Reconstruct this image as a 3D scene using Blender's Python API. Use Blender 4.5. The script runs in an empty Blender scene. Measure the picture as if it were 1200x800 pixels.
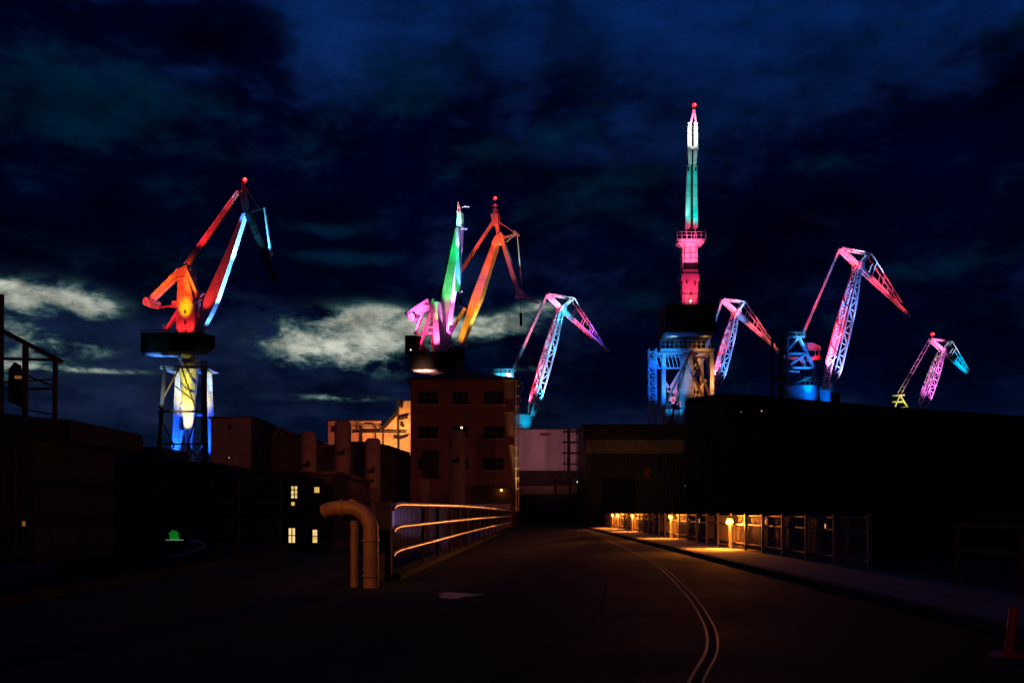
import bpy, bmesh, math, random
from mathutils import Vector, Matrix
random.seed(7)
S = bpy.context.scene
COL = S.collection
F = 1167.0           # focal length in photo pixels (1200 wide)
H = 1.7              # eye height
YARD = -3.5          # level of the yard below the bridge

def X(px, d): return (px - 600) / F * d
def Z(py, d): return H + (600 - py) / F * d
def P(px, py, d): return Vector((X(px, d), d, Z(py, d)))

# ------------------------------------------------------------------ materials
def new_mat(name):
    m = bpy.data.materials.new(name); m.use_nodes = True
    nt = m.node_tree
    return m, nt, nt.nodes['Principled BSDF']

def paint(name, col, rough=0.5, metal=0.0, var=0.35, scale=0.6, rust=None, rust_amt=0.5, bump=0.0, seams=None):
    m, nt, b = new_mat(name)
    tc = nt.nodes.new('ShaderNodeTexCoord')
    n = nt.nodes.new('ShaderNodeTexNoise'); n.inputs['Scale'].default_value = scale
    n.inputs['Detail'].default_value = 6; n.inputs['Roughness'].default_value = 0.65
    nt.links.new(tc.outputs['Object'], n.inputs['Vector'])
    r = nt.nodes.new('ShaderNodeValToRGB')
    r.color_ramp.elements[0].position = 0.3; r.color_ramp.elements[1].position = 0.72
    r.color_ramp.elements[0].color = (*[c * (1 - var) for c in col], 1)
    r.color_ramp.elements[1].color = (*col, 1)
    nt.links.new(n.outputs['Fac'], r.inputs['Fac'])
    out = r.outputs['Color']
    if rust:
        n2 = nt.nodes.new('ShaderNodeTexNoise'); n2.inputs['Scale'].default_value = scale * 2.7
        n2.inputs['Detail'].default_value = 8; n2.inputs['Roughness'].default_value = 0.7
        nt.links.new(tc.outputs['Object'], n2.inputs['Vector'])
        r2 = nt.nodes.new('ShaderNodeValToRGB')
        r2.color_ramp.elements[0].position = 0.56; r2.color_ramp.elements[1].position = 0.7
        r2.color_ramp.elements[0].color = (0, 0, 0, 1); r2.color_ramp.elements[1].color = (rust_amt,) * 3 + (1,)
        nt.links.new(n2.outputs['Fac'], r2.inputs['Fac'])
        mx = nt.nodes.new('ShaderNodeMix'); mx.data_type = 'RGBA'
        nt.links.new(r2.outputs['Color'], mx.inputs['Factor'])
        nt.links.new(out, mx.inputs['A']); mx.inputs['B'].default_value = (*rust, 1)
        out = mx.outputs['Result']
    if seams:
        mp = nt.nodes.new('ShaderNodeMapping'); mp.inputs['Rotation'].default_value = (math.radians(90), 0, 0)
        nt.links.new(tc.outputs['Object'], mp.inputs['Vector'])
        br = nt.nodes.new('ShaderNodeTexBrick'); br.inputs['Scale'].default_value = 1.0
        br.inputs['Brick Width'].default_value = seams[0]; br.inputs['Row Height'].default_value = seams[1]; br.inputs['Mortar Size'].default_value = .05; br.inputs['Mortar Smooth'].default_value = .4
        br.inputs['Color1'].default_value = (1, 1, 1, 1); br.inputs['Color2'].default_value = (.8, .79, .78, 1); br.inputs['Mortar'].default_value = (.35, .32, .3, 1)
        nt.links.new(mp.outputs['Vector'], br.inputs['Vector'])
        ms = nt.nodes.new('ShaderNodeMix'); ms.data_type = 'RGBA'; ms.blend_type = 'MULTIPLY'; ms.inputs['Factor'].default_value = .75
        nt.links.new(out, ms.inputs['A']); nt.links.new(br.outputs['Color'], ms.inputs['B']); out = ms.outputs['Result']
    nt.links.new(out, b.inputs['Base Color'])
    b.inputs['Roughness'].default_value = rough; b.inputs['Metallic'].default_value = metal
    if rough >= .7: b.inputs['Specular IOR Level'].default_value = .08
    if bump:
        bp = nt.nodes.new('ShaderNodeBump'); bp.inputs['Strength'].default_value = bump
        nt.links.new(n.outputs['Fac'], bp.inputs['Height']); nt.links.new(bp.outputs['Normal'], b.inputs['Normal'])
    return m

def emit(name, col, strength):
    m, nt, b = new_mat(name)
    b.inputs['Base Color'].default_value = (*[min(1, c) for c in col], 1)
    b.inputs['Emission Color'].default_value = (*col, 1)
    b.inputs['Emission Strength'].default_value = strength
    return m

def lit_window(name):
    m, nt, b = new_mat(name)
    tc = nt.nodes.new('ShaderNodeTexCoord')
    n = nt.nodes.new('ShaderNodeTexNoise'); n.inputs['Scale'].default_value = 1.6; n.inputs['Detail'].default_value = 3
    nt.links.new(tc.outputs['Object'], n.inputs['Vector'])
    r = nt.nodes.new('ShaderNodeValToRGB')
    r.color_ramp.elements[0].position = 0.32; r.color_ramp.elements[1].position = 0.6
    r.color_ramp.elements[0].color = (0.75, 0.42, 0.09, 1); r.color_ramp.elements[1].color = (1.0, 0.72, 0.28, 1)
    nt.links.new(n.outputs['Fac'], r.inputs['Fac'])
    nt.links.new(r.outputs['Color'], b.inputs['Emission Color'])
    b.inputs['Emission Strength'].default_value = 1.0
    b.inputs['Base Color'].default_value = (0.1, 0.1, 0.1, 1); b.inputs['Roughness'].default_value = 0.1
    return m

def brick_mat(name, c1, c2, mortar, scale=1.0):
    m, nt, b = new_mat(name)
    tc = nt.nodes.new('ShaderNodeTexCoord')
    mp = nt.nodes.new('ShaderNodeMapping'); mp.inputs['Rotation'].default_value = (math.radians(90), 0, 0)
    nt.links.new(tc.outputs['Object'], mp.inputs['Vector'])
    br = nt.nodes.new('ShaderNodeTexBrick'); br.inputs['Scale'].default_value = scale
    br.inputs['Color1'].default_value = (*c1, 1); br.inputs['Color2'].default_value = (*c2, 1); br.inputs['Mortar'].default_value = (*mortar, 1)
    br.inputs['Brick Width'].default_value = 0.5; br.inputs['Row Height'].default_value = 0.16; br.inputs['Mortar Size'].default_value = 0.012
    nt.links.new(mp.outputs['Vector'], br.inputs['Vector'])
    n = nt.nodes.new('ShaderNodeTexNoise'); n.inputs['Scale'].default_value = 0.35; n.inputs['Detail'].default_value = 7
    nt.links.new(tc.outputs['Object'], n.inputs['Vector'])
    mx = nt.nodes.new('ShaderNodeMix'); mx.data_type = 'RGBA'; mx.blend_type = 'MULTIPLY'; mx.inputs['Factor'].default_value = 0.6
    nt.links.new(br.outputs['Color'], mx.inputs['A']); nt.links.new(n.outputs['Fac'], mx.inputs['B'])
    nt.links.new(mx.outputs['Result'], b.inputs['Base Color']); b.inputs['Roughness'].default_value = 0.85
    return m

def sheet_mat(name, col, period=0.35, axis=0):
    """corrugated sheet cladding: ribs as bump, streaks of dirt"""
    m, nt, b = new_mat(name)
    tc = nt.nodes.new('ShaderNodeTexCoord')
    w = nt.nodes.new('ShaderNodeTexWave'); w.bands_direction = 'X' if axis == 0 else 'Z'
    w.inputs['Scale'].default_value = 1.0 / period / 3.14; w.inputs['Distortion'].default_value = 0
    nt.links.new(tc.outputs['Object'], w.inputs['Vector'])
    mp = nt.nodes.new('ShaderNodeMapping'); mp.inputs['Scale'].default_value = (0.9, 0.9, 0.12)
    nt.links.new(tc.outputs['Object'], mp.inputs['Vector'])
    n = nt.nodes.new('ShaderNodeTexNoise'); n.inputs['Scale'].default_value = 0.8; n.inputs['Detail'].default_value = 8
    nt.links.new(mp.outputs['Vector'], n.inputs['Vector'])
    r = nt.nodes.new('ShaderNodeValToRGB')
    r.color_ramp.elements[0].position = 0.3; r.color_ramp.elements[1].position = 0.7
    r.color_ramp.elements[0].color = (*[c * 0.55 for c in col], 1); r.color_ramp.elements[1].color = (*col, 1)
    nt.links.new(n.outputs['Fac'], r.inputs['Fac']); nt.links.new(r.outputs['Color'], b.inputs['Base Color'])
    bp = nt.nodes.new('ShaderNodeBump'); bp.inputs['Strength'].default_value = 0.5; bp.inputs['Distance'].default_value = 0.06
    nt.links.new(w.outputs['Fac'], bp.inputs['Height']); nt.links.new(bp.outputs['Normal'], b.inputs['Normal'])
    b.inputs['Roughness'].default_value = 0.6
    return m

def asphalt_mat(name):
    m, nt, b = new_mat(name)
    tc = nt.nodes.new('ShaderNodeTexCoord')
    n = nt.nodes.new('ShaderNodeTexNoise'); n.inputs['Scale'].default_value = 0.45; n.inputs['Detail'].default_value = 9; n.inputs['Roughness'].default_value = 0.7
    nt.links.new(tc.outputs['Object'], n.inputs['Vector'])
    r = nt.nodes.new('ShaderNodeValToRGB')
    r.color_ramp.elements[0].position = 0.35; r.color_ramp.elements[1].position = 0.65
    r.color_ramp.elements[0].color = (0.012, 0.0115, 0.011, 1); r.color_ramp.elements[1].color = (0.028, 0.027, 0.026, 1)
    nt.links.new(n.outputs['Fac'], r.inputs['Fac']); nt.links.new(r.outputs['Color'], b.inputs['Base Color'])
    r2 = nt.nodes.new('ShaderNodeMapRange'); r2.inputs['From Min'].default_value = 0.35; r2.inputs['From Max'].default_value = 0.65
    r2.inputs['To Min'].default_value = 0.7; r2.inputs['To Max'].default_value = 0.95
    nt.links.new(n.outputs['Fac'], r2.inputs['Value']); nt.links.new(r2.outputs['Result'], b.inputs['Roughness'])
    b.inputs['Specular IOR Level'].default_value = 0.06
    g = nt.nodes.new('ShaderNodeTexNoise'); g.inputs['Scale'].default_value = 60; g.inputs['Detail'].default_value = 3
    nt.links.new(tc.outputs['Object'], g.inputs['Vector'])
    bp = nt.nodes.new('ShaderNodeBump'); bp.inputs['Strength'].default_value = 0.35; bp.inputs['Distance'].default_value = 0.02
    nt.links.new(g.outputs['Fac'], bp.inputs['Height']); nt.links.new(bp.outputs['Normal'], b.inputs['Normal'])
    return m

RUST = (0.12, 0.045, 0.02)
M = {
 'pale':   paint('pale_crane_paint', (0.62, 0.60, 0.58), 0.5, 0, 0.3, 0.5, RUST, 0.6, 0, (3.2, 1.5)),
 'white':  paint('white_crane_paint', (0.75, 0.74, 0.72), 0.5, 0, 0.3, 0.7, RUST, 0.55, 0, (4.0, 2.0)),
 'dark':   paint('dark_crane_paint', (0.022, 0.02, 0.019), 0.7, 0, 0.4, 0.5, RUST, 0.25),
 'brownsteel': paint('weathered_steel', (0.16, 0.10, 0.07), 0.7, 0, 0.4, 0.7, RUST, 0.7),
 'cable':  paint('steel_cable', (0.2, 0.2, 0.2), 0.5, 0.3, 0.2, 2),
 'rail_paint': paint('railing_paint', (0.75, 0.66, 0.55), 0.42, 0.75, 0.4, 3.0, RUST, 0.8),
 'fence':  paint('fence_paint', (0.24, 0.20, 0.17), 0.55, 0, 0.4, 2.0, RUST, 0.7),
 'paving': paint('paving_slabs', (0.22, 0.20, 0.18), 0.9, 0, 0.45, 1.6, (0.16, 0.14, 0.12), 0.6, 0.3),
 'pipe':   paint('pipe_paint', (0.36, 0.22, 0.13), 0.5, 0, 0.45, 2.2, RUST, 0.8, 0.15),
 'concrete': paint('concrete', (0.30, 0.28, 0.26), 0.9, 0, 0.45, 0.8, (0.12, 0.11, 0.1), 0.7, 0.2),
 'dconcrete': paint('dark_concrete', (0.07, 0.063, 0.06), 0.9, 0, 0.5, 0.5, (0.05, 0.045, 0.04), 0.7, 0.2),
 'silo':   paint('silo_plaster', (0.17, 0.15, 0.14), 0.85, 0, 0.35, 0.6, (0.08, 0.07, 0.06), 0.6),
 'roof':   paint('roof_sheet', (0.06, 0.05, 0.05), 0.8, 0, 0.4, 0.5),
 'brick':  brick_mat('brick', (0.22, 0.10, 0.07), (0.17, 0.075, 0.05), (0.2, 0.16, 0.13)),
 'plaster': paint('ochre_plaster', (0.55, 0.43, 0.30), 0.85, 0, 0.45, 0.35, (0.2, 0.13, 0.08), 0.7),
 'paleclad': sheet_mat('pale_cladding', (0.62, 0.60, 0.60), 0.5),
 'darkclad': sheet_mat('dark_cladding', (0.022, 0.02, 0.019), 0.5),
 'beige':  paint('beige_band', (0.32, 0.26, 0.16), 0.8, 0, 0.5, 0.35, (0.1, 0.08, 0.05), 0.7),
 'glass':  paint('dark_glass', (0.008, 0.009, 0.010), 0.72, 0, 0.2, 0.6),
 'frame':  paint('window_frame_paint', (0.05, 0.047, 0.045), 0.6, 0, 0.3, 1.5),
 'asphalt': asphalt_mat('asphalt'),
 'yard':   paint('yard_ground', (0.045, 0.042, 0.04), 0.95, 0, 0.5, 0.15, (0.02, 0.02, 0.018), 0.8, 0.2),
 'steelrail': paint('polished_rail', (0.09, 0.065, 0.06), 0.5, 0.6, 0.3, 2.0, RUST, 0.4),
 'dimrail': paint('dim_rusty_rail', (0.05, 0.035, 0.03), 0.8, 0, 0.4, 2.0, RUST, 0.4),  # rail steel darkened by colour so the left rail looks less lit
 'redpaint': paint('red_paint', (0.30, 0.03, 0.025), 0.5, 0, 0.4, 4.0, RUST, 0.6),
 'drum':   paint('drum_paint', (0.55, 0.56, 0.58), 0.5, 0, 0.3, 0.5, RUST, 0.4),
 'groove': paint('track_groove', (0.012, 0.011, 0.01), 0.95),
 'letter': paint('dark_lettering', (0.02, 0.02, 0.025), 0.6),
 'green_pane': emit('green_lamp_pane', (0.02, 0.5, 0.05), 0.16),
 'green_edge': emit('green_lamp_tube', (0.4, 0.9, 0.35), 0.3),
 'beacon': emit('beacon_glass', (1.0, 0.02, 0.02), 2.2),
 'beacon_core': emit('beacon_bulb', (1.0, 0.16, 0.13), 6.0),
 'sodium': emit('sodium_bulb', (1.0, 0.33, 0.05), 9.0),
 'smallwarm': emit('small_warm_bulb', (1.0, 0.45, 0.12), 4.0),
 'smallwhite': emit('small_white_bulb', (0.95, 0.85, 0.6), 1.6),
 'dimwin': emit('dim_orange_window', (0.8, 0.3, 0.06), 0.22),
 'marker': emit('dim_bulb', (1.0, 0.55, 0.3), 0.7),  # shared by small wall lamps and the far-light stand-ins
 'litwin': lit_window('lit_window_glass'),
}

# ------------------------------------------------------------------ mesh builder
class MB:
    def __init__(s): s.v = []; s.f = []; s.sm = []
    def add(s, vs, fs, smooth=False):
        o = len(s.v); s.v += [Vector(v) for v in vs]
        for f in fs: s.f.append(tuple(i + o for i in f)); s.sm.append(smooth)
    def box(s, x0, x1, y0, y1, z0, z1):
        vs = [(x, y, z) for z in (z0, z1) for y in (y0, y1) for x in (x0, x1)]
        s.add(vs, [(0, 2, 3, 1), (4, 5, 7, 6), (0, 1, 5, 4), (1, 3, 7, 5), (3, 2, 6, 7), (2, 0, 4, 6)])
    def beam(s, p0, p1, w0, h0=None, w1=None, h1=None, side=None):
        """box bar p0-p1; w along `side`, h perpendicular"""
        p0 = Vector(p0); p1 = Vector(p1); h0 = w0 if h0 is None else h0
        w1 = w0 if w1 is None else w1; h1 = h0 if h1 is None else h1
        ax = (p1 - p0).normalized()
        side = Vector(side) if side is not None else (Vector((0, 0, 1)) if abs(ax.z) < .9 else Vector((0, 1, 0)))
        a = (side - ax * side.dot(ax)).normalized(); b = ax.cross(a)
        vs = []
        for p, w, h in ((p0, w0, h0), (p1, w1, h1)):
            for i, j in ((-1, -1), (1, -1), (1, 1), (-1, 1)): vs.append(p + a * (i * w / 2) + b * (j * h / 2))
        s.add(vs, [(0, 3, 2, 1), (4, 5, 6, 7), (0, 1, 5, 4), (1, 2, 6, 5), (2, 3, 7, 6), (3, 0, 4, 7)])
    def cyl(s, p0, p1, r0, r1=None, n=16, caps=True):
        p0 = Vector(p0); p1 = Vector(p1); r1 = r0 if r1 is None else r1
        ax = (p1 - p0).normalized(); q = Vector((0, 0, 1)) if abs(ax.z) < .9 else Vector((0, 1, 0))
        a = ax.cross(q).normalized(); b = ax.cross(a)
        vs = []
        for p, r in ((p0, r0), (p1, r1)):
            for k in range(n):
                t = 2 * math.pi * k / n; vs.append(p + a * (r * math.cos(t)) + b * (r * math.sin(t)))
        s.add(vs, [(k, (k + 1) % n, n + (k + 1) % n, n + k) for k in range(n)], True)
        if caps: s.add(vs[:n], [tuple(reversed(range(n)))]); s.add(vs[n:], [tuple(range(n))])
    def lathe(s, c, prof, n=24):
        """prof = [(r, z)...] about vertical axis through c=(x,y)"""
        vs = []
        for r, z in prof:
            for k in range(n):
                t = 2 * math.pi * k / n; vs.append((c[0] + r * math.cos(t), c[1] + r * math.sin(t), z))
        fs = [(i * n + k, i * n + (k + 1) % n, (i + 1) * n + (k + 1) % n, (i + 1) * n + k) for i in range(len(prof) - 1) for k in range(n)]
        s.add(vs, fs, True)
        s.add(vs[:n], [tuple(reversed(range(n)))]); s.add(vs[-n:], [tuple(range(n))])
    def tube(s, pts, r, n=12):
        pts = [Vector(p) for p in pts]; vs = []
        for i, p in enumerate(pts):
            ax = (pts[min(i + 1, len(pts) - 1)] - pts[max(i - 1, 0)]).normalized()
            q = Vector((0, 1, 0)) if abs(ax.y) < .8 else Vector((1, 0, 0))
            a = ax.cross(q).normalized(); b = ax.cross(a)
            for k in range(n):
                t = 2 * math.pi * k / n; vs.append(p + a * (r * math.cos(t)) + b * (r * math.sin(t)))
        m = len(pts)
        s.add(vs, [(i * n + k, i * n + (k + 1) % n, (i + 1) * n + (k + 1) % n, (i + 1) * n + k) for i in range(m - 1) for k in range(n)], True)
        s.add(vs[:n], [tuple(reversed(range(n)))]); s.add(vs[-n:], [tuple(range(n))])
    def ball(s, c, r, n=12, m=8, sz=1.0):
        c = Vector(c)
        prof = [(r * math.sin(math.pi * i / m) + 1e-4, c.z + sz * r * -math.cos(math.pi * i / m)) for i in range(m + 1)]
        s.lathe((c.x, c.y), prof, n)
    def prism(s, front, back):
        n = len(front); vs = list(front) + list(back)
        s.add(vs, [tuple(range(n)), tuple(range(2 * n - 1, n - 1, -1))] + [(k, (k + 1) % n, n + (k + 1) % n, n + k) for k in range(n)])
    def build(s, name, mat, parent=None, origin=None):
        if origin is None:
            if parent is not None: origin = parent['_o']
            else:
                mn = [min(v[i] for v in s.v) for i in range(3)]; mx = [max(v[i] for v in s.v) for i in range(3)]
                origin = ((mn[0] + mx[0]) / 2, (mn[1] + mx[1]) / 2, mn[2])
        o = Vector(origin)
        me = bpy.data.meshes.new(name)
        me.from_pydata([v - o for v in s.v], [], s.f); me.update()
        bm = bmesh.new(); bm.from_mesh(me); bmesh.ops.recalc_face_normals(bm, faces=bm.faces); bm.to_mesh(me); bm.free()
        for p, sm in zip(me.polygons, s.sm): p.use_smooth = sm
        me.materials.append(M[mat] if isinstance(mat, str) else mat)
        ob = bpy.data.objects.new(name, me); COL.objects.link(ob)
        ob['_o'] = tuple(o)
        if parent is None: ob.location = o
        else:
            ob.parent = parent; ob.location = o - Vector(parent['_o'])
        return ob

def tag(o, label=None, cat=None, group=None, kind=None):
    if label: o['label'] = label
    if cat: o['category'] = cat
    if group: o['group'] = group
    if kind: o['kind'] = kind
    return o
def thing(name, loc, label, cat, group=None):
    e = bpy.data.objects.new(name, None); COL.objects.link(e); e.empty_display_size = 0.5
    e.location = loc; e['_o'] = tuple(loc); return tag(e, label, cat, group)

# ------------------------------------------------------------------ lights
def spot(loc, tgt, col, L, ang=30, blend=0.6, rad=0.25, name='floodlight'):
    """coloured floodlight giving about radiance L on pale paint at its target"""
    loc = Vector(loc); tgt = Vector(tgt); d = (tgt - loc).length
    l = bpy.data.lights.new(name, 'SPOT'); l.energy = (88 if name == 'floodlight' else 70) * L * d * d; l.color = col
    l.spot_size = math.radians(ang); l.spot_blend = blend; l.shadow_soft_size = rad
    o = bpy.data.objects.new(name, l); COL.objects.link(o); o.location = loc
    o.rotation_euler = (tgt - loc).to_track_quat('-Z', 'Y').to_euler()
    return o
def bulb(loc, col, W, rad=0.1, name='lamp_light'):
    l = bpy.data.lights.new(name, 'POINT'); l.energy = W; l.color = col; l.shadow_soft_size = rad
    o = bpy.data.objects.new(name, l); COL.objects.link(o); o.location = loc; return o

RED = (1, .03, .03); PINK = (1, .08, .33); BLUE = (.02, .16, 1); CYAN = (.04, .5, 1); ICE = (.25, .6, 1)
ORANGE = (1, .22, .015); YELLOW = (1, .55, .02); MAG = (1, .12, .75); VIOLET = (.55, .25, 1); GREEN = (.01, .8, .25); TEAL = (.01, .75, .6)
SODIUM = (1, .25, .025); LIME = (.75, .85, .12); WHITE = (1, .97, .92)

# ------------------------------------------------------------------ crane plane helpers
class Plane:
    def __init__(s, px, D, yaw):
        y = math.radians(yaw); s.o = Vector((X(px, D), D, 0)); s.t = Vector((math.cos(y), math.sin(y), 0))
        s.n = Vector((math.sin(y), -math.cos(y), 0)); s.D = D; s.m = D / F
    def pt(s, px, py, off=0.0):
        r = Vector(((px - 600) / F, 1, 0)); y = s.o.dot(s.n) / r.dot(s.n)
        return Vector((r.x * y, y, H + (600 - py) / F * y)) + s.n * off
    def prism(s, mb, poly, b0, b1):
        mb.prism([s.pt(x, y, b1) for x, y in poly], [s.pt(x, y, b0) for x, y in poly])
    def beam(s, mb, a, b, w, h=None, w1=None, h1=None, off=0, off1=None):
        """w in-plane width in px at both ends, h depth in metres"""
        off1 = off if off1 is None else off1
        p0 = s.pt(*a, off); p1 = s.pt(*b, off1); w1 = w if w1 is None else w1
        h = w * s.m if h is None else h; h1 = h if h1 is None else h1
        mb.beam(p0, p1, h, w * s.m, h1, w1 * s.m, side=s.n)

def lerp(prof, t):
    for (t0, a), (t1, b) in zip(prof, prof[1:]):
        if t <= t1: return a + (b - a) * (t - t0) / (t1 - t0)
    return prof[-1][1]

def truss(mb, pl, A, B, wp, dp, n, s, faces='fbud', inner=None):
    """4-chord box truss from pixel A to B; wp = half width profile (px), dp = half depth profile (m); s bar size (m)"""
    pa = pl.pt(*A); pb = pl.pt(*B); ax = (pb - pa).normalized(); a = pl.n.cross(ax).normalized()
    def corner(t, i, j): return pa.lerp(pb, t) + a * (i * lerp(wp, t) * pl.m) + pl.n * (j * lerp(dp, t))
    ts = [k / n for k in range(n + 1)]
    for i in (-1, 1):
        for j in (-1, 1):
            for t0, t1 in zip(ts, ts[1:]): mb.beam(corner(t0, i, j), corner(t1, i, j), s * 1.5, side=pl.n)
    fl = []
    if 'f' in faces: fl.append(((-1, 1), (1, 1)))
    if 'b' in faces: fl.append(((-1, -1), (1, -1)))
    if 'u' in faces: fl.append(((1, -1), (1, 1)))
    if 'd' in faces: fl.append(((-1, -1), (-1, 1)))
    for c0, c1 in fl:
        for k, (t0, t1) in enumerate(zip(ts, ts[1:])):
            u, v = (c0, c1) if k % 2 == 0 else (c1, c0)
            mb.beam(corner(t0, *u), corner(t1, *v), s, side=pl.n)
            mb.beam(corner(t0, *c0), corner(t0, *c1), s * .8, side=pl.n)
    return corner

def beacon(parent, pos, r, red=True, glow=60):
    b = MB(); b.cyl(pos - Vector((0, 0, r * 1.9)), pos - Vector((0, 0, r * .7)), r * .5, n=10)
    ob = b.build('beacon', 'dark', parent)
    g = MB(); g.ball(pos, r, 14, 10, 1.0); gl = g.build('lens', 'beacon', ob)
    c = MB(); c.ball(pos + Vector((r * .35, -r * .85, r * .1)), r * .34, 10, 8); c.build('bulb', 'beacon_core', ob)
    if glow: bulb(pos - Vector((0, r * 1.6, r * 1.2)), (1, .02, .02), glow, .2, 'beacon_light')
    return ob

exec_parts = []
# ================================================================== SKY
def build_world():
    w = bpy.data.worlds.new('World'); S.world = w; w.use_nodes = True
    nt = w.node_tree; nt.nodes.clear(); L = nt.links.new
    def N(t): return nt.nodes.new(t)
    def val(x, sock):
        if isinstance(x, (int, float)): sock.default_value = x
        else: L(x, sock)
    def mth(op, a, b=0.0, c=None, clamp=False):
        n = N('ShaderNodeMath'); n.operation = op; n.use_clamp = clamp
        val(a, n.inputs[0]); val(b, n.inputs[1])
        if c is not None: val(c, n.inputs[2])
        return n.outputs[0]
    def sstep(x, a, b):
        n = N('ShaderNodeMapRange'); n.interpolation_type = 'SMOOTHSTEP'
        val(x, n.inputs['Value']); n.inputs['From Min'].default_value = a; n.inputs['From Max'].default_value = b
        return n.outputs['Result']
    def mix(f, a, b):
        n = N('ShaderNodeMix'); n.data_type = 'RGBA'; val(f, n.inputs['Factor'])
        for s_, v in ((n.inputs['A'], a), (n.inputs['B'], b)):
            if isinstance(v, tuple): s_.default_value = (*v, 1)
            else: L(v, s_)
        return n.outputs['Result']
    tc = N('ShaderNodeTexCoord'); sp = N('ShaderNodeSeparateXYZ'); L(tc.outputs['Generated'], sp.inputs[0])
    az = mth('ARCTAN2', sp.outputs[0], sp.outputs[1]); el = mth('ARCSINE', sp.outputs[2])
    def noise(sx, sy, scale, detail, rough, ox=0.0, dist=0.0):
        c = N('ShaderNodeCombineXYZ'); L(mth('MULTIPLY_ADD', az, sx, ox), c.inputs[0]); L(mth('MULTIPLY', el, sy), c.inputs[1]); c.inputs[2].default_value = ox * .37
        n = N('ShaderNodeTexNoise'); n.inputs['Scale'].default_value = scale; n.inputs['Detail'].default_value = detail
        n.inputs['Roughness'].default_value = rough; n.inputs['Distortion'].default_value = dist
        L(c.outputs[0], n.inputs['Vector']); return n.outputs['Fac']
    nb = noise(1, 2.0, 3.2, 8, .58, 3.1, .5)        # big cloud masses
    nm = noise(1, 1.9, 9.0, 10, .6, 7.7, .25)         # medium
    nf = noise(1, 2.1, 24.0, 8, .62, 1.3, .2)        # fine breakup
    def blob(px, py, rx, ry):
        a0 = math.atan((px - 600) / F); e0 = math.atan((600 - py) / F * math.cos(a0))
        u = mth('MULTIPLY', mth('SUBTRACT', az, a0), F / rx); v = mth('MULTIPLY', mth('SUBTRACT', el, e0), F / ry)
        return mth('EXPONENT', mth('MULTIPLY', mth('ADD', mth('MULTIPLY', u, u), mth('MULTIPLY', v, v)), -1.0))
    def blobs(lst):
        acc = None
        for *b, k in lst:
            g = mth('MULTIPLY', blob(*b), k); acc = g if acc is None else mth('ADD', acc, g)
        return acc
    # clear dusk blue: Nishita sky with the sun just under the horizon, tinted towards deep blue by height
    sky = N('ShaderNodeTexSky'); sky.sky_type = 'NISHITA'; sky.sun_disc = False
    sky.sun_elevation = math.radians(-4.0); sky.sun_rotation = math.radians(-35); sky.altitude = 10
    k = N('ShaderNodeVectorMath'); k.operation = 'MULTIPLY'; L(sky.outputs['Color'], k.inputs[0]); k.inputs[1].default_value = (.5, .8, 1.2)
    hi = sstep(el, .26, .50)
    clear = mix(hi, (.002, .042, .36), (.002, .13, .86))
    add = N('ShaderNodeMix'); add.data_type = 'RGBA'; add.blend_type = 'ADD'; add.inputs['Factor'].default_value = 1
    L(clear, add.inputs['A']); L(k.outputs[0], add.inputs['B']); clear = add.outputs['Result']
    # teal thin cloud patches
    teal_m = blobs([(90, 100, 150, 45, .34), (180, 110, 60, 30, .15), (480, 95, 70, 40, .22), (620, 165, 90, 22, .2), (660, 240, 70, 20, .18), (130, 290, 60, 22, .25), (390, 270, 40, 8, .3), (400, 302, 70, 8, .32), (760, 355, 34, 12, .42), (760, 200, 60, 20, .15), (1100, 310, 90, 14, .1)])
    teal = sstep(mth('ADD', mth('ADD', mth('MULTIPLY', nm, 1.0), mth('MULTIPLY', nf, .55)), teal_m), .80, 1.16)
    # dark cloud cover
    dark_m = blobs([(200, 40, 90, 40, .25), (300, 55, 60, 50, .2), (150, 205, 240, 70, .35), (430, 200, 180, 60, .25), (20, 20, 60, 40, .2), (1150, 170, 150, 100, .35), (950, 260, 260, 60, .3), (640, 110, 90, 30, .15), (330, 330, 300, 40, .2), (800, 420, 500, 60, .25)])
    clr_m = blobs([(700, -20, 420, 90, .3), (950, 60, 220, 70, .22), (380, 40, 60, 60, .15)])
    dk = sstep(mth('SUBTRACT', mth('ADD', mth('ADD', mth('ADD', mth('MULTIPLY', nb, .8), mth('MULTIPLY', nm, .75)), mth('MULTIPLY', nf, .35)), dark_m), clr_m), .80, 1.12)
    col = mix(dk, clear, (.0007, .007, .10))
    col = mix(mth('MULTIPLY', teal, .75), col, (.004, .15, .40))
    # low horizon band, a little lighter and teal
    low = mth('MULTIPLY', sstep(el, .17, .03), .7)
    col = mix(low, col, (.002, .055, .27))
    # mottling of the whole cloud deck
    n3 = noise(1, 2.0, 10.0, 10, .62, 5.5, .15); n4 = noise(1, 2.4, 5.5, 8, .58, 9.1, .2)
    mr = N('ShaderNodeMapRange'); L(mth('ADD', mth('MULTIPLY', n3, .6), mth('MULTIPLY', n4, .4)), mr.inputs['Value'])
    mr.inputs['From Min'].default_value = .40; mr.inputs['From Max'].default_value = .62; mr.inputs['To Min'].default_value = .42; mr.inputs['To Max'].default_value = 1.3
    vm = N('ShaderNodeVectorMath'); vm.operation = 'SCALE'; L(col, vm.inputs[0]); L(mr.outputs['Result'], vm.inputs['Scale']); col = vm.outputs[0]
    # bright gaps near the horizon
    gap = blobs([(45, 372, 66, 36, .70), (70, 352, 60, 14, .3), (10, 420, 50, 22, .4), (115, 410, 22, 7, .4), (100, 433, 85, 3.6, .5), (345, 402, 46, 24, .6), (425, 400, 78, 34, .82), (395, 425, 60, 12, .35), (470, 385, 60, 16, .45), (580, 384, 60, 15, .6), (640, 362, 36, 12, .4), (385, 466, 62, 3.6, .62), (420, 374, 20, 8, .2), (620, 430, 60, 8, .25), (25, 335, 50, 5, .3), (260, 345, 60, 5, .15)])
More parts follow.
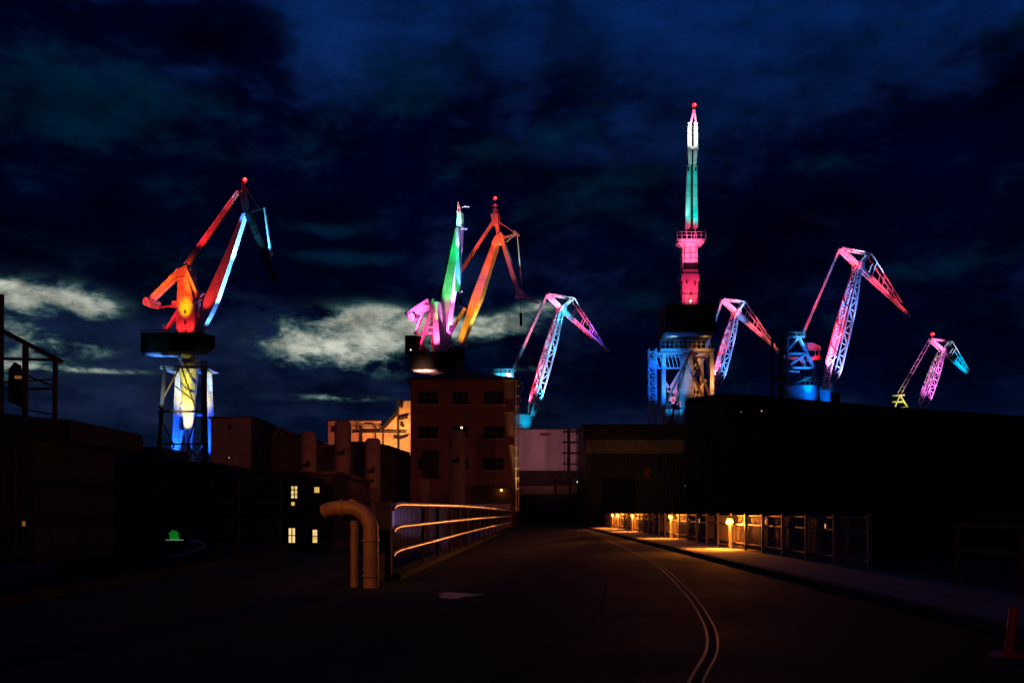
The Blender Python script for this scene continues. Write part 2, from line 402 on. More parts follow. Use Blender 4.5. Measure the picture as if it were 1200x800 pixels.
    cut = blobs([(610, 412, 50, 16, .5), (330, 436, 70, 12, .4), (100, 385, 26, 10, .25), (520, 430, 60, 12, .2)])
    nz = mth('ADD', mth('MULTIPLY', mth('SUBTRACT', nm, .5), 2.6), mth('MULTIPLY', mth('SUBTRACT', nf, .5), 2.6))
    g = mth('SUBTRACT', mth('ADD', mth('MULTIPLY', gap, .85), mth('MULTIPLY', nz, sstep(gap, .06, .4))), cut)
    g1 = sstep(g, .03, .52)
    col = mix(mth('MULTIPLY', g1, .85), col, (.32, .85, .92))
    g2 = sstep(g, .26, 1.0)
    n5 = noise(1, 1.8, 15.0, 9, .62, 12.5, .3)
    gm = N('ShaderNodeMapRange'); L(n5, gm.inputs['Value']); gm.inputs['From Min'].default_value = .38; gm.inputs['From Max'].default_value = .62; gm.inputs['To Min'].default_value = .30; gm.inputs['To Max'].default_value = 1.15
    gv = N('ShaderNodeVectorMath'); gv.operation = 'SCALE'; gv.inputs[0].default_value = (5.4, 5.7, 4.8); L(gm.outputs['Result'], gv.inputs['Scale'])
    col = mix(g2, col, gv.outputs[0])
    # below the horizon
    col = mix(sstep(el, -.002, -.03), col, (.001, .003, .01))
    bg = N('ShaderNodeBackground'); L(col, bg.inputs['Color']); bg.inputs['Strength'].default_value = 0.1
    out = N('ShaderNodeOutputWorld'); L(bg.outputs[0], out.inputs['Surface'])
build_world()
sun = bpy.data.lights.new('dusk_sun', 'SUN'); sun.energy = 0.002; sun.angle = math.radians(10); sun.color = (.5, .7, 1)
so = bpy.data.objects.new('dusk_sun', sun); COL.objects.link(so); so.rotation_euler = (math.radians(75), 0, math.radians(35))

# ================================================================== CRANES
def part(name, mat, parent, fn):
    b = MB(); fn(b); return b.build(name, mat, parent)
def ladder_teeth(pl, mb, a, b, n, length, w=1.0, off=-1.0):
    """row of short ladder hoops sticking out from an edge a-b (px)"""
    for k in range(n):
        t = (k + .5) / n; x = a[0] + (b[0] - a[0]) * t; y = a[1] + (b[1] - a[1]) * t
        pl.beam(mb, (x, y), (x - length, y - .4), w, .12, off=off)
    pl.beam(mb, (a[0] - length, a[1]), (b[0] - length, b[1]), .7, .12, off=off)
def deck_rail(pl, mb, x0, x1, y, h, offs, w=.7):
    for o in offs:
        pl.beam(mb, (x0, y - h), (x1, y - h), w * .8, .08, off=o); pl.beam(mb, (x0, y - h * .5), (x1, y - h * .5), w * .6, .06, off=o)
        n = max(2, int((x1 - x0) / 5))
        for k in range(n + 1): pl.beam(mb, (x0 + (x1 - x0) * k / n, y), (x0 + (x1 - x0) * k / n, y - h), w * .8, .08, off=o)

# ---------------------------------------------------------------- crane A: orange mast, blue edged jib
def crane_a():
    pl = Plane(217, 190, -25); p0 = Plane(213, 190, 0)
    base = p0.pt(213, 600); base.z = YARD
    r = thing('harbour_crane', base, 'orange lit crane with a thin blue edged jib, standing alone over the left rooftops', 'crane', 'floodlit shipyard cranes')
    r['_o'] = tuple(base)
    # jib: box girder
    def f(b): pl.prism(b, [(283.6, 250), (286.6, 250), (270, 303), (254, 350), (247, 366), (233.5, 391), (230, 391), (233, 376), (240, 347), (262, 300)], -1.05, 0)
    j = part('jib', 'white', r, f)
    part('ladder', 'brownsteel', j, lambda b: ladder_teeth(pl, b, (282, 256), (240, 345), 34, 1.6, .5, -.9))
    def f(b):
        pl.beam(b, (287, 248), (281, 213), 4, .9, 3, .6, -.9)
        pl.beam(b, (286, 250), (280, 222), 2, .3, off=-.2); pl.beam(b, (288, 248), (306, 242), 1.4, .3, off=-.9)
        pl.beam(b, (288, 250), (316, 322), 5.5, 1.5, 3, .8, -.9); pl.beam(b, (281, 214), (300, 242), 1.2, .2, off=-.9)
        pl.beam(b, (314, 316), (318, 330), 4, .8, 2, .6, off=-.9); pl.beam(b, (315, 321), (326, 322), 2.2, .5, off=-.9)
        for k in range(6): pl.beam(b, (289 + k * 4.4, 255 + k * 11), (293 + k * 4.4, 253 + k * 11), .8, .1, off=-.2)
    fj = part('fly_jib', 'dark', r, f)
    def f(b):
        pl.beam(b, (306, 242), (312, 286), 1.5, .28, off=-.9); pl.beam(b, (312, 286), (314.5, 299), 2.2, .3, off=-.9); pl.beam(b, (312, 288), (317, 298), 1.2, .25, off=-.7)
    part('fly_jib_stay', 'white', r, f)
    def f(b): pl.beam(b, (280.3, 222), (219, 309), 2.2, .35, 4.2, .5, -.4)
    tb = part('tie_bar', 'pale', r, f)
    def f(b):
        pl.beam(b, (279.3, 224), (217.5, 309), 1.0, .3, 1.2, .3, off=.3)
    part('tie_handrail', 'white', tb, f)
    # mast
    def f(b):
        pl.prism(b, [(206, 390), (228.5, 390), (227.5, 355), (219.5, 324), (208, 324)], -2.6, 0)
        pl.prism(b, [(205, 324), (221, 324), (222, 315), (218, 310), (213, 311), (206, 317)], -2.2, -.3)
    m = part('mast', 'pale', r, f)
    def f(b):
        pl.prism(b, [(x - 1.1, y - 2.2), (x + 1.1, y - 2.2), (x + 1.1, y + 2.2), (x - 1.1, y + 2.2)], -.02, .05)
    for x, y in ((217, 365), (217, 378)): part('port_hole', 'letter', m, f)
    def f(b):
        pl.beam(b, (206, 389), (207, 326), .6, .1, off=-1.2); pl.beam(b, (203.4, 389), (204.6, 326), .6, .1, off=-1.2)
        for k in range(26): pl.beam(b, (203.5, 388 - k * 2.4), (206.5, 388 - k * 2.4), .6, .12, off=-1.2)
    part('mast_ladder', 'pale', m, f)
    def f(b):
        pl.beam(b, (218, 314), (234, 350), 3.6, .9, 4.2, 1.0, -.2); pl.beam(b, (227, 334), (229, 352), 1, .2, off=-.2)
    part('mast_brace', 'white', r, f)
    def f(b):
        pl.beam(b, (208, 315.5), (173, 350), 6.4, 1.3, 5.4, 1.3, -1.0)
    part('counterweight_arm', 'white', r, f)
    def f(b):
        c0 = pl.pt(172.5, 353.5, .4); c1 = pl.pt(172.5, 353.5, -2.8); b.cyl(c0, c1, .86, n=18)
        pl.beam(b, (172.5, 355.5), (175.5, 358), 5, 2.6, off=-1.2)
    part('counterweight', 'white', r, f)
    def f(b):
        pl.beam(b, (205.5, 362), (190, 387), 3.6, .7, off=-1); pl.beam(b, (185, 359.5), (201, 357), 2.2, .4, off=-.8)
        pl.prism(b, [(200, 352), (206, 352), (206, 360), (200, 360)], -1.8, -.2)
        pl.beam(b, (181, 386), (188, 386), 1.4, .4, off=-.5); pl.beam(b, (190, 380), (190, 389), .8, .15, off=-.5)
    part('strut', 'pale', r, f)
    def f(b):
        pl.prism(b, [(229, 372), (237, 371), (236, 362), (229, 364)], -1.8, -.3)
        pl.beam(b, (229, 354), (238, 352), 2, .8, off=.4); pl.beam(b, (231, 353), (241, 344), 2.2, .5, off=.5)
        pl.beam(b, (230.6, 358), (230.6, 386), 1.4, .4, off=.3); pl.beam(b, (236, 352), (230, 388), 1, .3, off=.4)
        for k in range(5): pl.beam(b, (229 + k * 2.3, 352 + k), (229 + k * 2.3, 356 + k), .7, .1, off=.8)
    part('jib_foot_platform', 'pale', r, f)
    # machinery house
    def f(b):
        pl.prism(b, [(172, 391), (241, 391), (241, 405), (231, 413.5), (172, 413.5)], -2.6, 1.6)
        deck_rail(pl, b, 172, 241, 391, 3, (1.5,), .5)
    h = part('machinery_house', 'dark', r, f)
    def f(b):
        pl.prism(b, [(171, 414), (203, 414), (203, 416.5), (171, 416.5)], -2.2, 1.0)
    part('house_skirt', 'white', h, f)
    c = p0.pt(214.5, 420, -3.5); cx = (c.x, c.y)
    def zc(py): return p0.pt(214.5, py, -3.5).z
    part('slewing_column', 'pale', r, lambda b: b.lathe(cx, [(1.95, zc(429)), (2.05, zc(426)), (1.75, zc(424)), (1.75, zc(419)), (1.95, zc(417)), (1.95, zc(412))], 24))
    part('centre_column', 'white', r, lambda b: b.lathe(cx, [(.55, YARD), (.6, zc(512)), (.85, zc(503)), (1.25, zc(470)), (1.8, zc(429))], 24))
    # portal
    def f(b):
        for o in (0, -7):
            p0.beam(b, (189, 430), (243, 430), 3, .5, off=o)
        for x in (189, 243): b.beam(p0.pt(x, 430, 0), p0.pt(x, 430, -7), .5, .5)
        deck_rail(p0, b, 225, 244, 428, 4, (0,), .5)
    part('portal_deck', 'pale', r, f)
    for (xa, xb, o, mt) in ((193, 180, 0, 'brownsteel'), (239.5, 242, 0, 'brownsteel'), (195, 188.5, -7, 'white'), (233, 240.5, -7, 'white')):
        a = p0.pt(xa, 431, o); z = p0.pt(xb, 560, o); z.z = YARD
        def f(b): b.beam(a, z, 1.0 if o < 0 else .55, 1.0 if o < 0 else .6, 1.8 if o < 0 else .95, 1.6 if o < 0 else .9, side=(1, 0, 0))
        part('leg', mt, r, f)
    def f(b):
        for a, c_ in (((212, 428), (186, 477)), ((212, 428), (231, 483)), ((186, 484), (204, 522)), ((231, 484), (220, 522)), ((205, 452), (228, 470)), ((204, 522), (190, 545)), ((220, 522), (240, 545))): p0.beam(b, a, c_, 1.5, .25, off=.1)
        p0.beam(b, (186, 482), (241, 482), 2.2, .35, off=.1); p0.beam(b, (184, 520), (241, 520), 1.6, .3, off=.1)
    part('portal_bracing', 'brownsteel', r, f)
    def f(b):
        for a, c_ in (((199, 468), (208, 520)), ((225, 440), (238, 482)), ((229, 512), (214, 542)), ((199, 500), (190, 545)), ((203, 440), (193, 480))): p0.beam(b, a, c_, 4.4, .5, off=-7)
        p0.beam(b, (192, 482), (238, 482), 2.4, .4, off=-7)
    part('rear_bracing', 'white', r, f)
    def f(b):
        for x in (239.5, 244): 
            for o in (1.0, 1.8): p0.beam(b, (x, 424), (x, 560), .9, .12, off=o)
        for k in range(22):
            p0.beam(b, (239.5, 424 + 6 * k), (244, 430 + 6 * k), .8, .1, off=1.8); p0.beam(b, (239.5, 424 + 6 * k), (244, 424 + 6 * k), .8, .1, off=1.8)
    part('ladder_tower', 'brownsteel', r, f)
    def f(b): pl.beam(b, (317, 330), (317.3, 372), .35, .06, off=-.9)
    part('hoist_rope', 'cable', r, f)
    beacon(r, pl.pt(284.5, 209.5, -.6), .40, glow=260)
    # floodlights
    spot(pl.pt(258, 396, -.5), pl.pt(268, 318, -.5), (.10, .42, 1), 8, 40, .5)
    spot(pl.pt(246, 398, -.5), pl.pt(249, 372, -.5), (.07, .28, 1), 3.5, 70, .7)
    spot(pl.pt(276, 330, -.5), pl.pt(283, 268, -.5), (.10, .42, 1), 6, 50, .5)
    spot(pl.pt(247, 385, 7), pl.pt(258, 325, 0), (1, .03, .02), .42, 45, .9)
    spot(pl.pt(240, 368, 4), pl.pt(243, 352, 0), (1, .03, .02), .8, 40, .9)
    spot(pl.pt(218, 392, 9), pl.pt(217.5, 360, 0), (1, .50, 0), 1.5, 22, 1.0)
    spot(pl.pt(214, 386, 16), pl.pt(214, 334, 0), (1, .06, .006), 1.1, 32, .9)
    spot(pl.pt(211, 389.5, 1.3), pl.pt(213, 378, 0), (1, .02, .02), 1.2, 120, .8, .15)
    spot(pl.pt(224, 389.5, 1.3), pl.pt(222, 378, 0), (1, .02, .02), 1.2, 120, .8, .15)
    spot(pl.pt(196, 375, 9), pl.pt(188, 336, 0), (1, .13, .012), 1.1, 34, .7)
    spot(pl.pt(198, 376, -1.2), pl.pt(186, 342, -1.2), (1, .22, .55), 3.0, 60, .7)
    spot(pl.pt(190, 376, 6), pl.pt(174, 354, 0), (1, .06, .06), .9, 40, .8)
    spot(pl.pt(196, 392, 5), pl.pt(196, 368, -.5), (1, .02, .03), .9, 60, .8)
    spot(pl.pt(232, 318, 4), pl.pt(252, 262, 0), (1, .02, .02), .95, 55, .7)
    spot(pl.pt(268, 262, 5), pl.pt(276, 232, 0), (1, .05, .05), .5, 60, .7)
    spot(pl.pt(224, 350, 8), pl.pt(226, 330, 0), (1, .20, .01), .8, 36, .7)
    spot(pl.pt(290, 258, 3), pl.pt(288, 249, -.5), (.03, .2, 1), 1.2, 70, .7)
    spot(pl.pt(322, 300, 3), pl.pt(310, 268, -.9), (.08, .55, 1), 3.2, 60, .7)
    spot(p0.pt(213, 512, 2.5), p0.pt(213.5, 482, -3), (1, .90, .25), 2.4, 46, 1.0)
    spot(p0.pt(214, 492, 11), p0.pt(214, 456, -2.5), (.8, .72, .06), .9, 38, .7)
    spot(p0.pt(214, 540, 2), p0.pt(214, 425, -2), (.9, .8, .12), .5, 12, .9)
    spot(p0.pt(198, 550, -2), p0.pt(196, 485, -7), (.005, .09, 1), 1.9, 60, .8)
    spot(p0.pt(230, 550, -2), p0.pt(235, 478, -7), (.005, .09, 1), 1.6, 60, .8)
    spot(p0.pt(206, 470, -4), p0.pt(196, 432, -6), (.03, .3, 1), .9, 70, .8)
    spot(p0.pt(228, 465, -4), p0.pt(236, 432, -6), (.03, .3, 1), .8, 70, .8)
    spot(pl.pt(184, 440, 3), pl.pt(184, 416, 0), (.03, .2, 1), .7, 60, .8)
    spot(p0.pt(192, 500, 3), p0.pt(190, 450, 0), (.25, .6, 1), 1.4, 30, .8)
crane_a()

# ---------------------------------------------------------------- crane B: green face jib, pink mast
def crane_b():
    pl = Plane(515, 205, -28)
    base = pl.pt(512, 600); base.z = YARD
    r = thing('harbour_crane', base, 'crane with a green lit jib and bright pink mast above the brick house', 'crane', 'floodlit shipyard cranes')
    def f(b): pl.prism(b, [(533.5, 268), (538, 268), (537, 290), (529, 345), (523, 390), (518, 413), (512, 413), (515, 380), (517.5, 345)], -1.75, 0)
    part('jib', 'white', r, f)
    def f(b):
        pl.beam(b, (532.6, 268), (516, 346), .8, .2, off=-.4); pl.beam(b, (530.2, 268), (513.6, 346), 1.0, .2, off=-.4)
        for k in range(30): pl.beam(b, (532.6 - k * .56, 268 + k * 2.63), (530.2 - k * .56, 269.5 + k * 2.63), .7, .12, off=-.4)
        pl.beam(b, (516, 346), (513, 352), 2, .4, off=-.6)
    part('jib_ladder', 'dark', r, f)
    def f(b):
        pl.beam(b, (534.6, 236), (533.5, 268), .9, .3, 1.6, .5, off=-.8); pl.beam(b, (535, 236), (538.2, 250), .9, .3, 1.4, .5, off=-.8)
        pl.prism(b, [(537, 248), (539.4, 248), (540.6, 265), (534, 265)], -1.2, -.2)
    part('jib_head', 'white', r, f)
    def f(b): pl.beam(b, (542, 241), (547.5, 241.2), 1.0, .3, off=-.8); pl.beam(b, (535, 242.5), (542.1, 241), .5, .12, off=-.8)
    part('head_arm', 'white', r, f)
    part('head_arm', 'white', r, lambda b: pl.beam(b, (533, 267), (545, 266.6), 1.4, .5, off=-.8))
    def f(b):
        pl.prism(b, [(538.2, 269), (541.6, 269), (544, 343), (537.6, 343), (538.6, 300)], .6, 1.5)
    part('fly_jib', 'white', r, f)
    def f(b):
        pl.beam(b, (540, 343), (543, 356), 3, .7, 1.4, .5, off=1.0); pl.beam(b, (538, 359), (543, 360), 1.5, .4, off=1.0); pl.beam(b, (542, 355), (542.3, 375), .35, .06, off=1)
    part('hook_block', 'dark', r, f)
    # mast
    def f(b):
        pl.beam(b, (516.5, 356), (520, 413), 6.5, 1.6, 8.5, 1.8, off=1.6)
        pl.beam(b, (515, 353), (499, 413), 2.0, .5, off=2.4); pl.beam(b, (515, 352), (505, 394), 2.0, .5, off=2.2)
        pl.beam(b, (499.5, 370), (490.5, 393), 2.6, .5, off=1.4); pl.beam(b, (491.5, 392.5), (513, 392), 1.8, .5, off=1.8)
        pl.beam(b, (502, 386), (518, 386), 1.2, .3, off=2.2); pl.beam(b, (504.5, 358), (517, 358), 1.6, .4, off=2)
    part('mast_leg', 'white', r, f)
    def f(b):
        pl.prism(b, [(505, 352), (517, 352), (519, 392), (517, 413), (502, 413), (497.5, 386)], -3.4, -1.8)
    part('mast', 'pale', r, f)
    def f(b):
        for k in range(9): pl.beam(b, (500 + k * .7, 384 - k * 3.6), (506 + k * .7, 384 - k * 3.6), .8, .3, off=-.6)
        for k in range(6): pl.beam(b, (501 + k, 386 - k * 6), (507, 383 - k * 6), .9, .2, off=-.5)
    part('mast_stair', 'brownsteel', r, f)
    def f(b): pl.beam(b, (504.5, 354), (483, 367.5), 9, 1.8, 8, 1.8, -.3)
    part('counterweight_arm', 'white', r, f)
    def f(b):
        b.cyl(pl.pt(485, 372, 1.0), pl.pt(485, 372, -1.6), .85, n=18); pl.beam(b, (476.5, 366.5), (485, 370), 4.5, 1.8, off=-.3)
    part('counterweight', 'white', r, f)
    def f(b):
        pl.prism(b, [(479, 394), (492, 394), (492, 404), (503, 413), (503, 417), (479, 417)], -1.6, 1.4)
        pl.prism(b, [(484, 413), (526, 413), (535, 405), (535, 411), (530, 419), (526, 433), (484, 433)], -2.6, 1.2)
        deck_rail(pl, b, 505, 534, 412, 8, (1.0,), .7)
    h = part('machinery_house', 'dark', r, f)
    part('house_lamp', 'smallwhite', h, lambda b: b.ball(pl.pt(486, 411, 1.5), .16, 8, 6))
    def f(b): pl.prism(b, [(485, 433.4), (520, 433.4), (517, 436), (488, 436)], -2.2, .9)
    part('house_skirt', 'white', h, f)
    def f(b): pl.beam(b, (531, 390), (532.5, 382), 4.5, .8, off=1); pl.beam(b, (531, 393), (540, 375), 1.6, .3, off=1); pl.beam(b, (528, 400), (530, 412), 1.2, .3, off=1.4); pl.beam(b, (534, 400), (536, 412), 1.0, .3, off=1.4)
    part('jib_foot_platform', 'pale', r, f)
    c = pl.pt(508, 440, -3)
    part('slewing_column', 'dark', r, lambda b: b.lathe((c.x, c.y), [(2.4, YARD), (2.4, pl.pt(508, 434, -3).z)], 24))
    spot(pl.pt(524, 400, 7), pl.pt(529, 312, 0), (.002, .8, .16), .9, 36, .7)
    spot(pl.pt(531, 330, 7), pl.pt(535, 285, 0), (.002, .75, .16), .6, 40, .8)
    spot(pl.pt(519, 385, 5), pl.pt(521.5, 358, 0), (.75, .8, .25), .3, 30, .8)
    spot(pl.pt(541, 400, -.9), pl.pt(542, 330, -.9), (.5, .22, 1), 9.0, 40, .6)
    spot(pl.pt(534, 404, -.9), pl.pt(529, 372, -.9), (1, .3, 1), 4.0, 60, .6)
    spot(pl.pt(546, 352, 2.6), pl.pt(541.5, 308, 1.5), (.12, .40, 1), 3.0, 26, .7)
    spot(pl.pt(546, 310, 2.8), pl.pt(540.5, 276, 1.5), (.55, .42, 1), 2.4, 24, .7)
    spot(pl.pt(545, 272, 5), pl.pt(537, 256, -.5), (.35, 1, .8), 1.6, 26, .7)
    spot(pl.pt(536, 250, 3), pl.pt(535, 241, -.8), (1, .25, .35), .9, 60, .7)
    spot(pl.pt(545, 247, 2), pl.pt(545, 241, -.8), (.8, .8, 1), .8, 60, .7)
    spot(pl.pt(521, 416, 6), pl.pt(517.5, 385, 1.6), (1, .12, .42), 1.9, 50, .9)
    spot(pl.pt(506, 412, 7), pl.pt(508, 375, -2), (1, .02, .12), .75, 55, .9)
    spot(pl.pt(512, 406, 5), pl.pt(510, 396, -1), (1, .01, .03), .8, 60, .9)
    spot(pl.pt(488, 392, 6), pl.pt(492, 362, -.3), (1, .13, .62), 2.3, 46, .7)
    spot(pl.pt(494, 392, 5), pl.pt(495, 380, 1.4), (1, .2, .62), 1.3, 50, .7)
    spot(pl.pt(531, 402, 4), pl.pt(531.5, 388, 1), (1, .05, .8), .8, 50, .7)
    spot(pl.pt(499, 446, 4), pl.pt(499, 435, -.5), (1, .45, .35), 1.6, 90, .9)
    # the yawed foot of the neighbouring tie
crane_b()

# ---------------------------------------------------------------- crane C: orange jib
def crane_c():
    pl = Plane(545, 228, -22)
    base = pl.pt(536, 600); base.z = YARD
    r = thing('harbour_crane', base, 'crane with a solid orange jib, just right of the green and pink one', 'crane', 'floodlit shipyard cranes')
    def f(b): pl.prism(b, [(534.5, 406), (540, 406), (551, 377), (563, 349), (583, 283), (577.5, 283), (553, 346), (543, 378)], -1.8, 0)
    j = part('jib', 'white', r, f)
    part('jib_ladder', 'brownsteel', j, lambda b: ladder_teeth(pl, b, (577, 284), (549, 358), 26, 2.4, 1.3, -.9))
    def f(b):
        pl.beam(b, (584, 281), (580, 255), 5, 1.1, 3.6, .9, -.9); pl.beam(b, (580, 256), (578.7, 238), 2.2, .5, 1.6, .4, -.9)
        pl.prism(b, [(576, 285), (585, 285), (591, 277), (587, 272), (580, 277)], -1.7, .15); pl.prism(b, [(574.5, 250), (583.5, 250), (583.5, 262), (577, 264)], -1.4, -.1)
        for y in (240, 245, 248): pl.beam(b, (576.5, y), (582, y), 1.1, .5, off=-.6)
    part('jib_head', 'pale', r, f)
    def f(b): pl.beam(b, (576, 260), (528, 334), 2.3, .7, 3, .8, -.6); pl.beam(b, (546, 361), (532, 384), 3, .7, off=.4); pl.beam(b, (528, 334), (520, 350), 2, .6, off=-.6)
    part('tie_bar', 'pale', r, f)
    def f(b):
        pl.beam(b, (587, 280), (608, 347), 4.6, 1.2, 5.4, 1.1, -.9); pl.beam(b, (606, 343), (630, 354.5), 4.5, .9, 1.8, .5, -.9)
        pl.prism(b, [(604, 340), (610, 338), (616, 346), (610, 350), (603, 350)], -1.4, -.2)
        pl.beam(b, (586, 278), (603, 273), 1.6, .4, off=-.9); pl.beam(b, (590, 284), (604, 272), 1.0, .3, off=-.9)
        pl.beam(b, (600, 270), (606, 275), 3, .5, off=-.9); pl.beam(b, (580, 257), (602, 272), .8, .15, off=-.9)
    part('fly_jib', 'pale', r, f)
    def f(b): pl.beam(b, (605, 274), (610.5, 334), 1.2, .25, off=-.6)
    part('fly_jib_stay', 'pale', r, f)
    def f(b): pl.beam(b, (609, 349), (609.4, 384), .5, .08, off=-.6); pl.beam(b, (609.3, 366), (609.4, 381), 2.4, .5, off=-.6)
    part('hoist_rope', 'dark', r, f)
    def f(b):
        pl.prism(b, [(515, 405), (536, 405), (536, 432), (515, 432)], -4, -1); pl.beam(b, (541, 408), (543, 440), 1.2, .3, off=-.5)
    part('machinery_house', 'dark', r, f)
    c = pl.pt(530, 440, -4)
    part('slewing_column', 'dark', r, lambda b: b.lathe((c.x, c.y), [(2.4, YARD), (2.4, pl.pt(530, 432, -4).z)], 24))
    beacon(r, pl.pt(579, 231.5, -.6), .40, glow=160)
    spot(pl.pt(552, 400, 8), pl.pt(562, 340, 0), (1, .13, .008), 1.0, 50, .9)
    spot(pl.pt(574, 340, 8), pl.pt(576, 302, 0), (1, .07, .012), .8, 50, .8)
    spot(pl.pt(541, 412, 6), pl.pt(545, 380, 0), (1, .33, .01), .9, 60, .9)
    spot(pl.pt(553, 412, -.9), pl.pt(561, 368, -.9), (1, .75, .08), 2.6, 40, .8)
    spot(pl.pt(586, 296, 5), pl.pt(583, 278, 0), (1, .06, .015), 1.1, 50, .8)
    spot(pl.pt(572, 300, 6), pl.pt(562, 282, 0), (1, .06, .06), .8, 46, .8)
    spot(pl.pt(590, 268, 5), pl.pt(580, 256, -.5), (1, .04, .02), .35, 60, .8)
    spot(pl.pt(600, 330, 7), pl.pt(598, 310, -.5), (1, .12, .06), .17, 60, .8)
    spot(pl.pt(616, 318, 4), pl.pt(608, 298, -.5), (.45, 1, .75), .6, 50, .8)
    spot(pl.pt(612, 290, 3), pl.pt(603, 273, -.5), (1, .08, .03), .3, 60, .8)
crane_c()

# ---------------------------------------------------------------- lattice double lever cranes
def lattice(label, D, yaw, foot, pivot, apex, knee, tip, tie_foot, s, wj, dj, nj, tie_w=3.2, tie_kind='bar', upper_t=.92):
    pl = Plane(foot[0], D, yaw)
    base = pl.pt(foot[0], 600); base.z = YARD
    r = thing('lattice_crane', base, label, 'crane', 'floodlit shipyard cranes')
    part('jib', 'white', r, lambda b: truss(b, pl, foot, pivot, wj, dj, nj, s, 'fu'))
    def f(b):     # walkway of plates along the far face of the jib
        fx, fy = foot; qx, qy = pivot
        for k in range(30):
            t0, t1 = .12 + k * .027, .12 + k * .027 + .020
            a = (fx + (qx - fx) * t0, fy + (qy - fy) * t0); c = (fx + (qx - fx) * t1, fy + (qy - fy) * t1)
            pl.beam(b, a, c, lerp(wj, (t0 + t1) / 2) * 1.2, .12, off=-lerp(dj, t0) - .25)
    part('jib_walkway', 'pale', r, f)
    # fly jib: two parallel side beams, apex - pivot - tip, with rungs and an upper stay
    L = (Vector(tip) - Vector(apex)).length
    def f(b):
        for o in (.6, -.6):
            pl.beam(b, apex, pivot, 3.4 * s / .3, .5, 4.2 * s / .3, .5, o); pl.beam(b, pivot, tip, 4.2 * s / .3, .5, 1.8, .35, o, o * .35)
        for k in range(12):
            t = (k + .5) / 12; x = apex[0] + (tip[0] - apex[0]) * t; y = apex[1] + (tip[1] - apex[1]) * t; w = .6 * (1 - .6 * t)
            b.beam(pl.pt(x, y, w), pl.pt(x, y, -w), s * .8)
        b.beam(pl.pt(*tip, .5), pl.pt(tip[0] + 5, tip[1] + 4, 0), s * 1.6); b.cyl(pl.pt(tip[0] + 2, tip[1] + 2, .6), pl.pt(tip[0] + 2, tip[1] + 2, -.6), s * 2.2, n=12)
    part('fly_jib', 'white', r, f)
    e = (knee[0] + (tip[0] - knee[0]) * upper_t, knee[1] + (tip[1] - knee[1]) * upper_t)
    def f(b):
        for o in (.8, -.8):
            pl.beam(b, apex, knee, 1.5, .25, off=o); pl.beam(b, knee, e, 1.6, .25, 1.0, .2, o, o * .5)
            for t in (.18, .42, .66):
                a = (knee[0] + (e[0] - knee[0]) * t, knee[1] + (e[1] - knee[1]) * t)
                q = t * .9 + .06; c = (pivot[0] + (tip[0] - pivot[0]) * q, pivot[1] + (tip[1] - pivot[1]) * q)
                pl.beam(b, a, c, 1.0, .18, off=o)
            pl.beam(b, knee, pivot, 2.2, .3, off=o)
        for a, c in ((knee, e), (apex, knee)):
            for t in (0, .25, .5, .75): b.beam(pl.pt(a[0] + (c[0] - a[0]) * t, a[1] + (c[1] - a[1]) * t, .8), pl.pt(a[0] + (c[0] - a[0]) * t, a[1] + (c[1] - a[1]) * t, -.8), s * .6)
    part('upper_stay', 'white', r, f)
    def f(b):
        if tie_kind == 'bar':
            pl.beam(b, apex, tie_foot, tie_w * .8, .6, tie_w * 1.15, .7, 0)
        else:
            n = 8; dx = tie_w
            a0, b0 = (apex[0] - .5, apex[1]), (tie_foot[0] - dx / 2, tie_foot[1]); a1, b1 = (apex[0] + 2.5, apex[1] + 1.5), (tie_foot[0] + dx / 2, tie_foot[1] - 1)
            pl.beam(b, a0, b0, 1.1, .4); pl.beam(b, a1, b1, 1.1, .4)
            for k in range(1, n): 
                t = k / n; pl.beam(b, (a0[0] + (b0[0] - a0[0]) * t, a0[1] + (b0[1] - a0[1]) * t), (a1[0] + (b1[0] - a1[0]) * t, a1[1] + (b1[1] - a1[1]) * t), .8, .2)
    part('tie_bar', 'pale', r, f)
    def f(b): b.beam(pl.pt(tip[0] + 2, tip[1] + 3), pl.pt(tip[0] + 2.2, tip[1] + 22), .07)
    part('hoist_rope', 'dark', r, f)
    part('jib_pivot', 'white', r, lambda b: (b.cyl(pl.pt(*pivot, 1.5), pl.pt(*pivot, -1.5), s * 3.2, n=14), b.beam(pl.pt(pivot[0] - 4, pivot[1] + 2, 0), pl.pt(pivot[0] + 4, pivot[1] + 2, 0), s * 1.4)))
    return r, pl

# crane D (by the brick house)
r, pl = lattice('cyan and white lattice crane rising between brick house and pale hall', 262, 30,
    (622, 487), (657.5, 362), (641, 344.6), (671, 350), (709, 408), (599, 438), .26, [(0, 1.8), (.12, 3.8), (.5, 4.4), (.9, 2.8), (1, 2)], [(0, .7), (.15, 1.5), (.7, 1.4), (1, .6)], 10)
def f(b):
    pl.prism(b, [(572, 437), (600, 437), (600, 443), (572, 443)], -2, 1); deck_rail(pl, b, 572, 602, 437, 4, (1,), .8)
part('tie_platform', 'white', r, f)
def f(b):
    pl.beam(b, (580, 443), (592, 500), 3, .6); pl.beam(b, (600, 443), (592, 500), 3, .6)
part('a_frame', 'white', r, f)
c = pl.pt(612, 495, -2)
part('drum_house', 'drum', r, lambda b: b.lathe((c.x, c.y), [(3.6, YARD), (3.6, pl.pt(612, 487, -2).z), (3.2, pl.pt(612, 485.5, -2).z)], 28))
spot(pl.pt(634, 492, 7), pl.pt(636, 435, 1), (.05, .5, 1), 2.4, 50, .7)
spot(pl.pt(648, 430, 10), pl.pt(648, 400, 1), (.12, .5, 1), 1.0, 60, .8)
spot(pl.pt(640, 480, 3), pl.pt(640, 430, 0), (1, .25, .55), 1.6, 50, .8)
spot(pl.pt(622, 470, -1.0), pl.pt(641, 410, -2.4), (1, .01, .04), 3.2, 60, .7)
